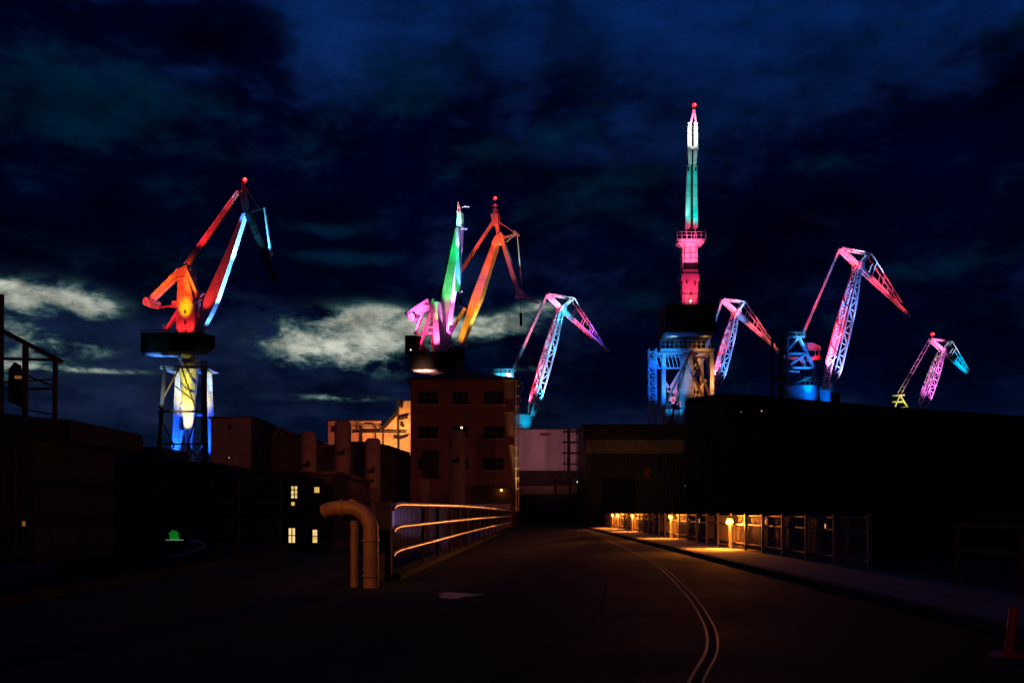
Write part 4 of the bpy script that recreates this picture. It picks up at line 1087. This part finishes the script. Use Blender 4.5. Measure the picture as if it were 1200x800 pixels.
# tall plastered tanks (vertical silos)
def silo(px0, px1, py, d, label, marks=True, base=YARD):
    cx = X((px0 + px1) / 2, d); R_ = (px1 - px0) / 2 / F * d; z = Z(py, d)
    r = thing('storage_tank', (cx, d, base), label, 'tank', 'tall round tanks in front of the brick house')
    part('shell', 'silo', r, lambda b: b.lathe((cx, d), [(R_, base), (R_, z - .5), (R_ * .96, z - .2), (R_ * .7, z)], 32))
    if marks:
        def f(b):
            for (dx, w, h) in ((-.3, .5, .35), (.15, .3, .6)): b.box(cx + dx * R_ - w * .5, cx + dx * R_ + w * .5, d - R_ - .03, d - R_ * .8, z - 3.3, z - 3.3 + h)
        part('hatch', 'dark', r, f)
    def f(b):
        for k in range(int((z - base) / 3)): b.lathe((cx, d), [(R_ + .012, base + 2 + k * 3), (R_ + .05, base + 2.02 + k * 3), (R_ + .05, base + 2.14 + k * 3), (R_ + .012, base + 2.16 + k * 3)], 32)
    part('hoop', 'silo', r, f)
    return r
silo(352, 371, 505, 90, 'leftmost round tank, standing between the lit windows')
silo(392, 411.5, 493, 94, 'tallest round tank, in front of the dim end of the orange lit workshop')
silo(428, 446, 513.5, 94, 'shortest round tank, below the bright orange gable')
silo(526, 545.5, 504, 100, 'round tank against the middle of the brick house')
r = thing('pump_box', (X(499, 100), 100, YARD), 'small pale box on a post beside the brick house tank', 'box')
part('cabinet', 'silo', r, lambda b: b.box(X(493, 100), X(505, 100), 99.3, 100.7, Z(581, 100), Z(562, 100)))
part('pedestal', 'silo', r, lambda b: b.box(X(496, 100), X(502, 100), 99.6, 100.4, YARD, Z(581, 100) - .003))

# orange lit workshop
D = 150
ws = thing('workshop', (X(440, D), D + 10, YARD), 'workshop wall glowing orange under floodlights, with a steep gable left of the brick house', 'building')
def f(b):
    b.prism([P(x, y, D) for x, y in ((447, 560), (447, 505), (466, 485), (469.5, 469.5), (520, 469.5), (520, 560))], [P(x, y, D) + Vector((0, 16, 0)) for x, y in ((447, 560), (447, 505), (466, 485), (469.5, 469.5), (520, 469.5), (520, 560))])
part('gable_wall', 'plaster', ws, f)
part('wall', 'plaster', ws, lambda b: b.box(X(384, D), X(447, D) - .003, D + .3, D + 14, YARD, Z(493, D)))
def f(b):
    b.beam(P(446, 504, D - .3), P(465.4, 483.6, D - .3), .5, .35); b.beam(P(465.4, 483.6, D - .3), P(468.6, 468, D - .3), .5, .35)
    b.box(X(383.5, D), X(446, D), D - .1, D + .2, Z(493, D) - .02, Z(491.8, D))
part('roof_edge', 'dark', ws, f)
def f(b):
    b.cyl(P(412, 506, D - .5), P(476, 506, D - .5), .10, n=8)
    b.cyl(P(466.5, 484, D - .5), P(466.5, 540, D - .5), .13, n=8)
    for (a, c) in (((466, 491.5), (478, 488.5)), ((461, 512), (470, 513)), ((470, 513), (478, 510)), ((468, 476), (471, 472)), ((470, 478), (472, 474)), ((469, 498), (472, 497))): b.cyl(P(*a, D - .5), P(*c, D - .5), .16, n=8)
    for x in (423, 440, 449): b.cyl(P(x, 498, D - .4), P(x, 525, D - .4), .1 if x > 424 else .22, n=8)
    b.cyl(P(412, 499, D - .2), P(452, 499.5, D - .2), .07, n=6); b.cyl(P(418, 494, D - .1), P(418, 506, D - .1), .07, n=6)
part('wall_pipe', 'dark', ws, f)
def f(b):
    rect_front(b, 388, 393, 499, 506, D + .3, .003, .2); rect_front(b, 413, 446, 504, 506.5, D + .3, .003, .12); rect_front(b, 427, 436, 495, 496.5, D + .3, .003, .1); rect_front(b, 470.5, 474, 497, 500, D, .003, .12)
part('wall_fixture', 'dark', ws, f)
spot(P(458, 531, D - 6), P(463, 505, D), (1, .36, .10), 1.25, 95, .9)
spot(P(474, 520, D - 5), P(474, 485, D), (1, .38, .10), .9, 60, .9)
spot(P(430, 524, D - 5), P(430, 510, D), (1, .24, .07), .6, 90, .9)
spot(P(390, 516, D - 8), P(395, 500, D), (1, .2, .08), .16, 80, .9)

# curved roof shed in front of it
D = 118
ar = thing('barrel_roof_shed', (X(440, D), D + 6, YARD), 'low black shed with a curved roof below the orange workshop', 'building')
prof = [(380, 527), (395, 521.5), (415, 519.5), (435, 520), (455, 524), (480, 532.5)]
pr = [(380, 640)] + prof + [(480, 640)]
part('wall', 'dconcrete', ar, lambda b: b.prism([P(x, y, D) for x, y in pr], [P(x, y, D) + Vector((0, 12, 0)) for x, y in pr]))
def f(b):
    for a, c in zip(prof, prof[1:]): b.beam(P(*a, D - .2), P(*c, D - .2), .5, .25)
part('roof_edge', 'roof', ar, f)

# long low hall and block, left middle
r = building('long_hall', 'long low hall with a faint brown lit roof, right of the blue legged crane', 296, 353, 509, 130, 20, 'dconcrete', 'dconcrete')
part('roof_monitor', 'dconcrete', r, lambda b: b.prism([P(x, y, 131) for x, y in ((296, 509), (296, 500), (318, 498.5), (336, 503.5), (352, 509))], [P(x, y, 131) + Vector((0, 18, 0)) for x, y in ((296, 509), (296, 500), (318, 498.5), (336, 503.5), (352, 509))]))
for k in range(5): part('roof_vent', 'silo', r, lambda b: b.box(X(303 + k * 9, 130.5), X(307 + k * 9, 130.5), 130.2, 131, Z(509, 130.5) + .003, Z(506.5, 130.5)))
r = building('tower_block', 'square dark brown block right beside the blue lit crane legs', 247, 295, 488, 125, 12, 'silo', 'dconcrete')
part('stair_tower', 'silo', r, lambda b: b.box(X(273, 124), X(294, 124), 124, 124.99, YARD, Z(489.5, 124)))
window(r, 267, 271, 497, 504, 125, nx=1, ny=1)
wall_lamp(r, 269, 536, 124.5, 'marker', .08)

# front dark building with lit windows
D = 70
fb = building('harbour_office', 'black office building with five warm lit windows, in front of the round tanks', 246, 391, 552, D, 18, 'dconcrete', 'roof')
for (x0, x1, y0, y1, nx, ny) in ((340, 350, 568, 585, 2, 3), (340, 347, 586.5, 593.5, 1, 1), (367, 376, 569, 578.5, 1, 1), (337, 347.5, 617, 637, 2, 2), (365, 373.5, 619, 637, 1, 2)):
    window(fb, x0, x1, y0, y1, D, 'litwin', nx, ny, 'frame', False)
def f(b):
    for x in (344, 372): rect_front(b, x - 7, x + 7, 560, 564, D, .003, .5)
part('canopy', 'dark', fb, f)
for x in (302, 318, 262): window(fb, x, x + 8, 572, 588, D, 'glass', 1, 2)
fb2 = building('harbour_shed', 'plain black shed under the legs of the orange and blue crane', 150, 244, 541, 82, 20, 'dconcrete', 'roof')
part('roof_house', 'dconcrete', fb2, lambda b: b.box(X(152, 82.3), X(184, 82.3), 82.3, 90, Z(541, 82.3) + .004, Z(523, 82.3)))
fb3 = building('harbour_shed', 'black shed left of the narrow sky gap, behind the rusty gantry', 80, 132, 519, 88, 20, 'dconcrete', 'roof')
part('roof_house', 'dconcrete', fb3, lambda b: b.box(X(82, 88.3), X(106, 88.3), 88.3, 95, Z(519, 88.3) + .004, Z(516, 88.3)))
fb4 = building('low_store', 'low black store below the narrow sky gap', 60, 252, 551, 74, 6, 'dconcrete', 'roof')

# rusty gantry building, far left
D = 45
gb = thing('gantry_building', (X(20, D), D + 4, YARD), 'rusty building at the far left edge with a steel frame on its roof', 'building')
part('wall', 'dconcrete', gb, lambda b: b.prism([P(x, y, D) for x, y in ((-120, 660), (-120, 480), (5, 484), (55, 490), (80, 491), (82, 515), (60, 518), (40, 514), (40, 660))], [P(x, y, D) + Vector((0, 9, 0)) for x, y in ((-120, 660), (-120, 480), (5, 484), (55, 490), (80, 491), (82, 515), (60, 518), (40, 514), (40, 660))]))
for (x, y0, y1, w) in ((30, 400, 492, 5.5), (65, 421, 497, 4.5), (1.5, 345, 482, 5)):
    part('post', 'brownsteel', gb, lambda b: b.beam(P(x, y0, D + 1), P(x - .8, y1 + 6, D + 1), w / F * D, side=(1, 0, 0)))
part('roof_beam', 'brownsteel', gb, lambda b: b.beam(P(-10, 381, D + 1), P(73, 424, D + 1), .2, .2, side=(0, 1, 0)))
def f(b):
    for y0, y1, w in ((420, 422, .12), (456, 455, .1), (448, 444, .07)): b.beam(P(0, y0, D + 1), P(72 if y0 < 430 else 66, y1, D + 1), w, side=(0, 1, 0))
    b.beam(P(34, 441, D + 1), P(62, 452, D + 1), .09); b.beam(P(31, 480, D + 1), P(60, 485, D + 1), .08)
part('handrail', 'brownsteel', gb, f)
def f(b): b.prism([P(x, y, D + .6) for x, y in ((9, 470), (10, 432), (17, 424), (25, 428), (27, 478))], [P(x, y, D + 2) for x, y in ((9, 470), (10, 432), (17, 424), (25, 428), (27, 478))])
part('winch_housing', 'dark', gb, f)
part('deck_lamp', 'dimwin', gb, lambda b: b.box(X(13, D), X(19, D), D + .3, D + .5, Z(442, D), Z(439, D)))
for (x0, x1, y0, y1) in ((34, 38, 528, 537), (-3, 3, 528, 537), (24, 33.5, 608, 618.5), (-6, 2, 606, 618)):
    window(gb, x0, x1, y0, y1, D, 'dimwin', 1, 1, 'frame', False)
def f(b):
    for y in (524, 545, 600): rect_front(b, -120, 40, y, y + 2, D, .003, .12)
    for x in (6, 18): rect_front(b, x, x + 2, 518, 660, D, .003, .10)
part('cladding_rail', 'brownsteel', gb, f)

# pale clad hall at the end of the road
D = 165
ph = thing('pale_hall', (X(645, D), D + 12, 0), 'pale clad hall glowing faintly pink at the end of the road', 'building')
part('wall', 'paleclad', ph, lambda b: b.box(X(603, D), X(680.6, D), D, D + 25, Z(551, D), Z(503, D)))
part('roof', 'roof', ph, lambda b: b.box(X(602, D), X(681, D), D - .2, D + 25.2, Z(503, D) + .003, Z(502, D)))
part('base_wall', 'dconcrete', ph, lambda b: b.box(X(603, D), X(680.6, D), D + .4, D + 25, 0.003, Z(551, D) - .003))
part('canopy_band', 'beige', ph, lambda b: b.box(X(605, D), X(679, D), D - .1, D + .39, Z(579, D), Z(569, D)))
def f(b):
    for x in (651, 668): rect_front(b, x - 1.2, x + 1.2, 560, 580, D - .1, .003, .2)
part('canopy_post', 'dark', ph, f)
def f(b): b.box(X(603, D), X(651, D), D - .06, D - .02, Z(531, D) - .05, Z(531, D)); b.box(X(603, D), X(651, D), D - .06, D - .02, Z(541, D) - .05, Z(541, D))
part('cladding_joint', 'paleclad', ph, f)
part('wall_plate', 'redpaint', ph, lambda b: rect_front(b, 633, 645, 507, 510.5, D, .003, .12))
def f(b):
    rect_front(b, 664.5, 668, 503, 551, D, .05, .45)
    for y in (505.5, 518, 530.5, 543): rect_front(b, 659, 676.5, y, y + 1.3, D, .5, .7)
    for x in (661, 675): rect_front(b, x, x + .6, 503, 551, D, .5, .6)
part('fire_ladder', 'dark', ph, f)
part('corner_post', 'paleclad', ph, lambda b: rect_front(b, 680.9, 682.2, 503, 611, D, -.3, .3))
wall_lamp(ph, 677, 564.5, D, 'smallwhite', .16)
for x0, x1 in ((609, 630), (634, 655), (659, 677)): part('roller_door', 'darkclad', ph, lambda b: rect_front(b, x0, x1, 583, 611.5, D + .4, .003, .08))

# dark shed right of it
D = 150
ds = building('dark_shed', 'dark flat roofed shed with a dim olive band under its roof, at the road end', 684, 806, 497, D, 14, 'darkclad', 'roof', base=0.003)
part('window_band', 'beige', ds, lambda b: rect_front(b, 687, 802, 515, 531, D, .003, .12))
def f(b):
    for k in range(9): rect_front(b, 696 + k * 12, 697 + k * 12, 515.3, 530.7, D, .125, .2)
part('band_mullion', 'beige', ds, f)
part('wall_sign', 'redpaint', ds, lambda b: rect_front(b, 755, 762, 547, 560, D, .003, .1))
part('sliding_door', 'dark', ds, lambda b: rect_front(b, 705, 745, 560, 611, D, .003, .15))
wall_lamp(ds, 803, 569, D, 'marker', .09)

# big gabled shed at the right
D = 125
bs_ = thing('ship_shed', (X(1000, D), D + 20, YARD), 'huge black shed with a low sloping roof filling the right side behind the fence', 'building')
prof = [(803, 470), (806, 468), (848, 461.5), (905, 466), (1000, 474), (1045, 477.5), (1110, 482), (1300, 496)]
pr = [(803, 640)] + prof + [(1300, 640)]
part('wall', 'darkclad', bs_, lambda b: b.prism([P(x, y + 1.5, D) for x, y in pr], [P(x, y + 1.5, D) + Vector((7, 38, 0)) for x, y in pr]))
def f(b):
    for a, c in zip(prof, prof[1:]):
        v = [P(*a, D - .4), P(*c, D - .4), P(*c, D - .4) + Vector((7.2, 39, 0)), P(*a, D - .4) + Vector((7.2, 39, 0))]
        b.prism([q + Vector((0, 0, .14)) for q in v], v)
part('roof', 'roof', bs_, f)
for k in range(7): part('wall_column', 'darkclad', bs_, lambda b: rect_front(b, 830 + k * 60, 835 + k * 60, 500, 640, D, .003, .35))
for k in range(3): part('sliding_door', 'dark', bs_, lambda b: rect_front(b, 850 + k * 110, 920 + k * 110, 545, 640, D, .003, .2))
wall_lamp(bs_, 892, 481.5, D, 'marker', .09)
wall_lamp(bs_, 868, 482.5, D, 'marker', .05)

# low pale wall behind the railing
lw = thing('yard_wall', (X(500, 108), 108, YARD), 'low pale yard wall seen through the bars of the lit railing', 'wall')
part('wall', 'concrete', lw, lambda b: b.box(X(424, 106), X(598, 106), 106, 106.4, YARD, Z(592, 106)))
part('coping', 'concrete', lw, lambda b: b.box(X(423, 106), X(599, 106), 105.9, 106.5, Z(592, 106) + .002, Z(590, 106)))
spot((X(415, 104.6), 104.6, .5), (X(520, 106), 106, 1.6), (.6, .35, 1), .30, 50, .9, .1, 'unseen_spot')  # unseen violet spot added to tint the wall

# ================================================================== STREET FURNITURE
# left railing on its plinth
rl = thing('pipe_railing', (railX(25), 25, 0), 'three bar pipe railing glowing orange along the left edge of the road', 'railing')
def f(b):
    p = [(railX(25) - .3, 25), (railX(25) + .2, 25), (railX(110) + .2, 110), (railX(110) - .3, 110)]
    b.prism([Vector((x, y, .16)) for x, y in p], [Vector((x, y, .003)) for x, y in p])
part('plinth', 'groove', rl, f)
def bow(d): return .07 * math.sin(math.pi * min(1, (d - 25) / 60))
hs = ((1.90, .07), (1.32, .062), (.70, .05))
dl = [25.0, 25.4, 26.2] + [27.5 + k * 3 for k in range(28)] + [110]
for h, rr in hs:
    def f(b): b.tube([(railX(d), d, h - (.10 if d < 25.1 else .03 if d < 25.5 else 0) + bow(d) * (1.3 if h > 1.5 else .6)) for d in dl], rr, 12)
    part('bar', 'rail_paint', rl, f)
for k in range(19):
    d = 31 + k * 4.3
    part('post', 'brownsteel', rl, lambda b: b.cyl((railX(d), d, .163), (railX(d), d, 1.95 + bow(d)), .05, n=10))
def f(b):
    for k in range(300):
        d = 26 + k * .28
        if d < 110: b.box(railX(d) - .09, railX(d) - .07, d - .012, d + .012, .75, 1.86)
part('baluster', 'dark', rl, f)['kind'] = 'stuff'
part('end_post', 'dconcrete', rl, lambda b: b.box(railX(24.7) - .34, railX(24.7) + .02, 24.5, 24.9, 0.003, 1.97))
part('far_end_post', 'dconcrete', rl, lambda b: b.box(railX(110.5) - .6, railX(110.5) + .5, 110.2, 110.8, 0.003, 1.55))

# gooseneck vent pipe
dg = 22.5
gp = thing('vent_pipe', (X(434, dg), dg, 0), 'thick orange lit gooseneck pipe rising from the ground at the railing start', 'pipe')
def f(b):
    x1 = X(434.5, dg); r_ = .172; zt = Z(595, dg); R_ = .50
    pts = [(x1, dg, 0.0)] + [(x1, dg, z) for z in (.5, 1.0)] 
    pts += [(x1 - R_ + R_ * math.cos(t), dg + .02 * t, zt - R_ + R_ * math.sin(t) * 1.0) for t in [math.pi / 2 * k / 10 for k in range(11)]]
    pts += [(X(395, dg), dg + .1, zt + .0), (X(384, dg), dg + .2, zt - .03), (X(378, dg), dg + .25, zt - .08)]
    b.tube(pts, r_, 20)
vp = part('pipe', 'pipe', gp, f)
x1 = X(434.5, dg)
def f(b):
    b.cyl((x1, dg, z), (x1, dg, z + .04), .205, n=20)
for z in (.25, 1.05): part('flange', 'pipe', vp, f)
part('flange', 'pipe', vp, lambda b: b.cyl((X(401, dg), dg + .08, Z(595, dg)), (X(399, dg), dg + .08, Z(595, dg)), .21, n=20))
part('support_leg', 'pipe', gp, lambda b: b.cyl((X(415, dg + .2), dg + .2, 0), (X(415, dg + .2), dg + .2, Z(610, dg)), .085, n=14))
part('saddle', 'pipe', gp, lambda b: b.prism([P(405, 588, dg + .05), P(412, 584, dg + .05), P(420, 588, dg + .05)], [P(405, 588, dg + .3), P(412, 584, dg + .3), P(420, 588, dg + .3)]))

# parapet far left of the deck, and the pipeline on the yard side
pw = thing('parapet_wall', (-9.4, 10, 0), 'low dark concrete parapet along the lower left of the photo', 'wall')
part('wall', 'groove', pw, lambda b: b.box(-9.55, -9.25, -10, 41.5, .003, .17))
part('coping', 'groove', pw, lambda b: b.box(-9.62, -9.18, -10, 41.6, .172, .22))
# green lit louvre
D = 60
gl = thing('green_lamp', (X(204.5, D), D, YARD), 'small green glowing stack of slats low down at the left', 'lamp')
part('panel', 'green_pane', gl, lambda b: b.prism([P(x, y, D) for x, y in ((199, 632), (198.5, 624), (202, 620.5), (208, 622), (210.5, 632))], [P(x, y, D + .3) for x, y in ((199, 632), (198.5, 624), (202, 620.5), (208, 622), (210.5, 632))]))
for (xa, xb, y) in ((198, 211, 624), (199, 207, 626.2), (199.5, 210, 628.6), (195, 215, 632)): part('slat', 'green_edge' if y in (632,) else 'green_pane', gl, lambda b: b.box(X(xa, D), X(xb, D), D - .15, D - .01, Z(y + .7, D), Z(y - .1, D)))
part('pole', 'dark', gl, lambda b: b.box(X(203.5, D), X(205.5, D), D + .05, D + .15, YARD, Z(633, D)))
# steel portal frame over the yard
D = 52
pf = thing('portal_frame', (X(303, D), D, YARD), 'thin reddish steel portal frame in front of the black office', 'frame')
for x in (279, 328): part('post', 'brownsteel', pf, lambda b: b.beam(P(x, 559, D), (X(x, D), D, YARD), .13, side=(1, 0, 0)))
part('crossbeam', 'brownsteel', pf, lambda b: b.beam(P(272, 642, D), P(320, 640, D), .13)); part('lintel', 'brownsteel', pf, lambda b: b.beam(P(278, 559, D), P(329, 559, D), .11))
b = MB(); D = 55; b.tube([P(x, y, D) for x, y in ((198, 653), (206, 652.5), (215, 650.5), (224, 647), (232, 643), (240, 639.5), (238, 636.5), (230, 635), (222, 634))], .11, 10)
tag(b.build('bent_pipe', 'rail_paint'), 'bent pale pipe catching faint light below the green lamp', 'pipe')

# right picket fence
fn = thing('picket_fence', (fenceX(60), 60, .15), 'long picket fence with lamps, along the right pavement of the road', 'fence')
FT = 1.62
for k in range(30):
    d = 26 + k * 2.9
    part('post', 'fence', fn, lambda b: b.box(fenceX(d) - .045, fenceX(d) + .045, d - .045, d + .045, .153, FT + .04))
for z in (FT - .06, FT - .42, .42):
    part('rail', 'fence', fn, lambda b: b.beam((fenceX(26) + .055, 26, z), (fenceX(110) + .055, 110, z), .05, .05))
def f(b):
    for k in range(520):
        d = 26.1 + k * .16
        b.box(fenceX(d) + .085, fenceX(d) + .105, d - .012, d + .012, .22, FT - .02)
part('picket', 'fence', fn, f)['kind'] = 'stuff'
nr = thing('guard_rail', (fenceX(18), 18, .15), 'lower dark steel guard rail nearest the camera at the right edge', 'railing')
for z in (1.44, .95): part('rail', 'brownsteel', nr, lambda b: b.beam((fenceX(12), 12, z), (fenceX(20.8), 20.8, z), .09, .09))
for d in (12, 15, 18, 20.7): part('post', 'brownsteel', nr, lambda b: b.box(fenceX(d) - .05, fenceX(d) + .05, d - .05, d + .05, .153, 1.38))
# lamps on the fence
lamp_spec = [(42.4, 614, 'nearest and brightest orange lamp on the right fence'), (59.5, 607, 'second nearest orange lamp on the right fence'), (80.5, 604, 'middle orange lamp of the five on the right fence'), (93, 603.5, 'second farthest orange lamp on the right fence'), (98.7, 603, 'farthest orange lamp on the right fence')]
lamps = []
for i, (d, py, lab) in enumerate(lamp_spec):
    x = fenceX(d) - .26; z = 1.30 if i == 0 else 1.42
    L_ = thing('fence_lamp', (x, d, .15), lab, 'lamp', 'orange lamps along the right fence')
    part('bracket', 'fence', L_, lambda b: (b.box(x - .03, fenceX(d) - .05, d - .03, d + .03, z - .19, z - .15), b.box(x - .035, x + .035, d - .035, d + .035, .153, z - .19)))
    g = part('globe', 'sodium', L_, lambda b: b.ball((x, d, z), (.15 if i == 0 else .115), 16, 10))
    part('cap', 'dark', L_, lambda b: b.lathe((x, d), [(.15, z + .155), (.16, z + .17), (.05, z + .22)], 16))
    bulb((x - .17, d - .12, z - .02), SODIUM, 700 if i == 0 else 420, .08)
    spot((x - .2, d - .1, z - .05), (x - .75, d - .5, .15), SODIUM, 16 if i == 0 else 9, 112, .5, .06, 'lamp_light')
    # extra narrow spot added at the lamp to brighten the far railing
    if i >= 2: spot((x - .40, d - .1, z + .12), ((railX(31), railX(45), railX(66))[i - 2], (31, 45, 66)[i - 2], 1.8), (1, .27, .04), (.055, .055, .05)[i - 2], (10, 10, 14)[i - 2], 1.0, .1, 'lamp_light')
# glowing stand-ins by the fence for small far lights seen through it
for (px, py, d, lab) in ((819.5, 610, 50, 'tiny dim stand-in for a far light, left of the brightest lamp'), (897, 611, 37, 'tiny upright stand-in for a far light, just right of the brightest lamp'), (967, 616, 30, 'tiny upright stand-in for a far light, second from the right end'), (1017, 620, 27, 'tiny upright stand-in for a far light, farthest right')):
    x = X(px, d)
    q = thing('far_light_standin', (x, d, .15), lab, 'light', 'stand-ins for far lights by the right fence')
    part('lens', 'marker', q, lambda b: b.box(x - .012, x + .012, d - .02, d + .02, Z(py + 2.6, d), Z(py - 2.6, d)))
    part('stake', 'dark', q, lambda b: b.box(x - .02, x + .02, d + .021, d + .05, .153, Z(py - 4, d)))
# red bollard
D = 11.7
rb = thing('bollard', (X(1184, D), D, 0), 'leaning dark red bollard with a foot plate at the lower right edge', 'bollard')
part('post', 'redpaint', rb, lambda b: b.cyl((X(1182, D), D, 0.02), (X(1189, D), D, .58), .055, n=16))
part('foot', 'redpaint', rb, lambda b: b.prism([Vector((X(1160, D), D - .1, .004)), Vector((X(1196, D), D - .1, .004)), Vector((X(1196, D), D - .1, .05)), Vector((X(1172, D), D - .1, .07))], [Vector((X(1160, D), D + .1, .004)), Vector((X(1196, D), D + .1, .004)), Vector((X(1196, D), D + .1, .05)), Vector((X(1172, D), D + .1, .07))]))

# unseen spots standing in for off-frame sodium street lamps, plus added fills
spot((-7, 12, 6.5), (X(420, 22.5), 22.5, 1.2), (1, .27, .035), .17, 26, 1.0, .15, 'unseen_spot')
spot((-14, 60, 8), (X(540, 112), 112, 8), (1, .16, .05), .026, 50, 1.0, .2, 'unseen_spot')
spot((-9, 70, 7), (X(395, 94), 94, 5), (1, .17, .06), .06, 50, 1.0, .2, 'unseen_spot')
spot((-14, 30, 1.5), (X(10, 45), 45, 5.5), (1, .22, .06), .012, 50, 1.0, .2, 'unseen_spot')
spot((-40, 84, 10), (X(300, 128), 128, 10), (1, .2, .1), .045, 60, 1.0, .2, 'unseen_spot')
spot((X(640, 120), 120, 3), (X(640, 165), 165, 13), (1, .30, .36), .11, 26, 1.0, .2, 'unseen_spot')  # added pink fill for the pale hall, no lamp modelled
spot((X(745, 125), 128, 2), (X(745, 150), 150, 10), (1, .55, .12), .02, 60, 1.0, .2, 'unseen_spot')
spot((X(607, 111.3), 111.3, 1.5), (X(605.2, 112), 111.95, 13), (1, .6, .22), 1.6, 16, 1.0, .1, 'unseen_spot')  # added spot grazing up the downpipe to brighten it
spot((2.5, 3, 5), (X(1150, 17), 17, 1.3), (1, .12, .05), .014, 50, 1.0, .2, 'unseen_spot')  # added red fill on the guard rail and bollard

# ================================================================== CAMERA / RENDER
cam = bpy.data.cameras.new('Camera'); cam.sensor_width = 36; cam.lens = F / 1200 * 36; cam.shift_y = 200 / 1200
cam.clip_end = 20000; cam.clip_start = .1
co = bpy.data.objects.new('Camera', cam); COL.objects.link(co); co.location = (0, 0, H); co.rotation_euler = (math.radians(90), 0, 0)
S.camera = co
S.view_settings.view_transform = 'Standard'; S.view_settings.look = 'None'; S.view_settings.exposure = 0; S.view_settings.gamma = 1
S.render.engine = 'CYCLES'
S.render.resolution_x = 1024; S.render.resolution_y = 682
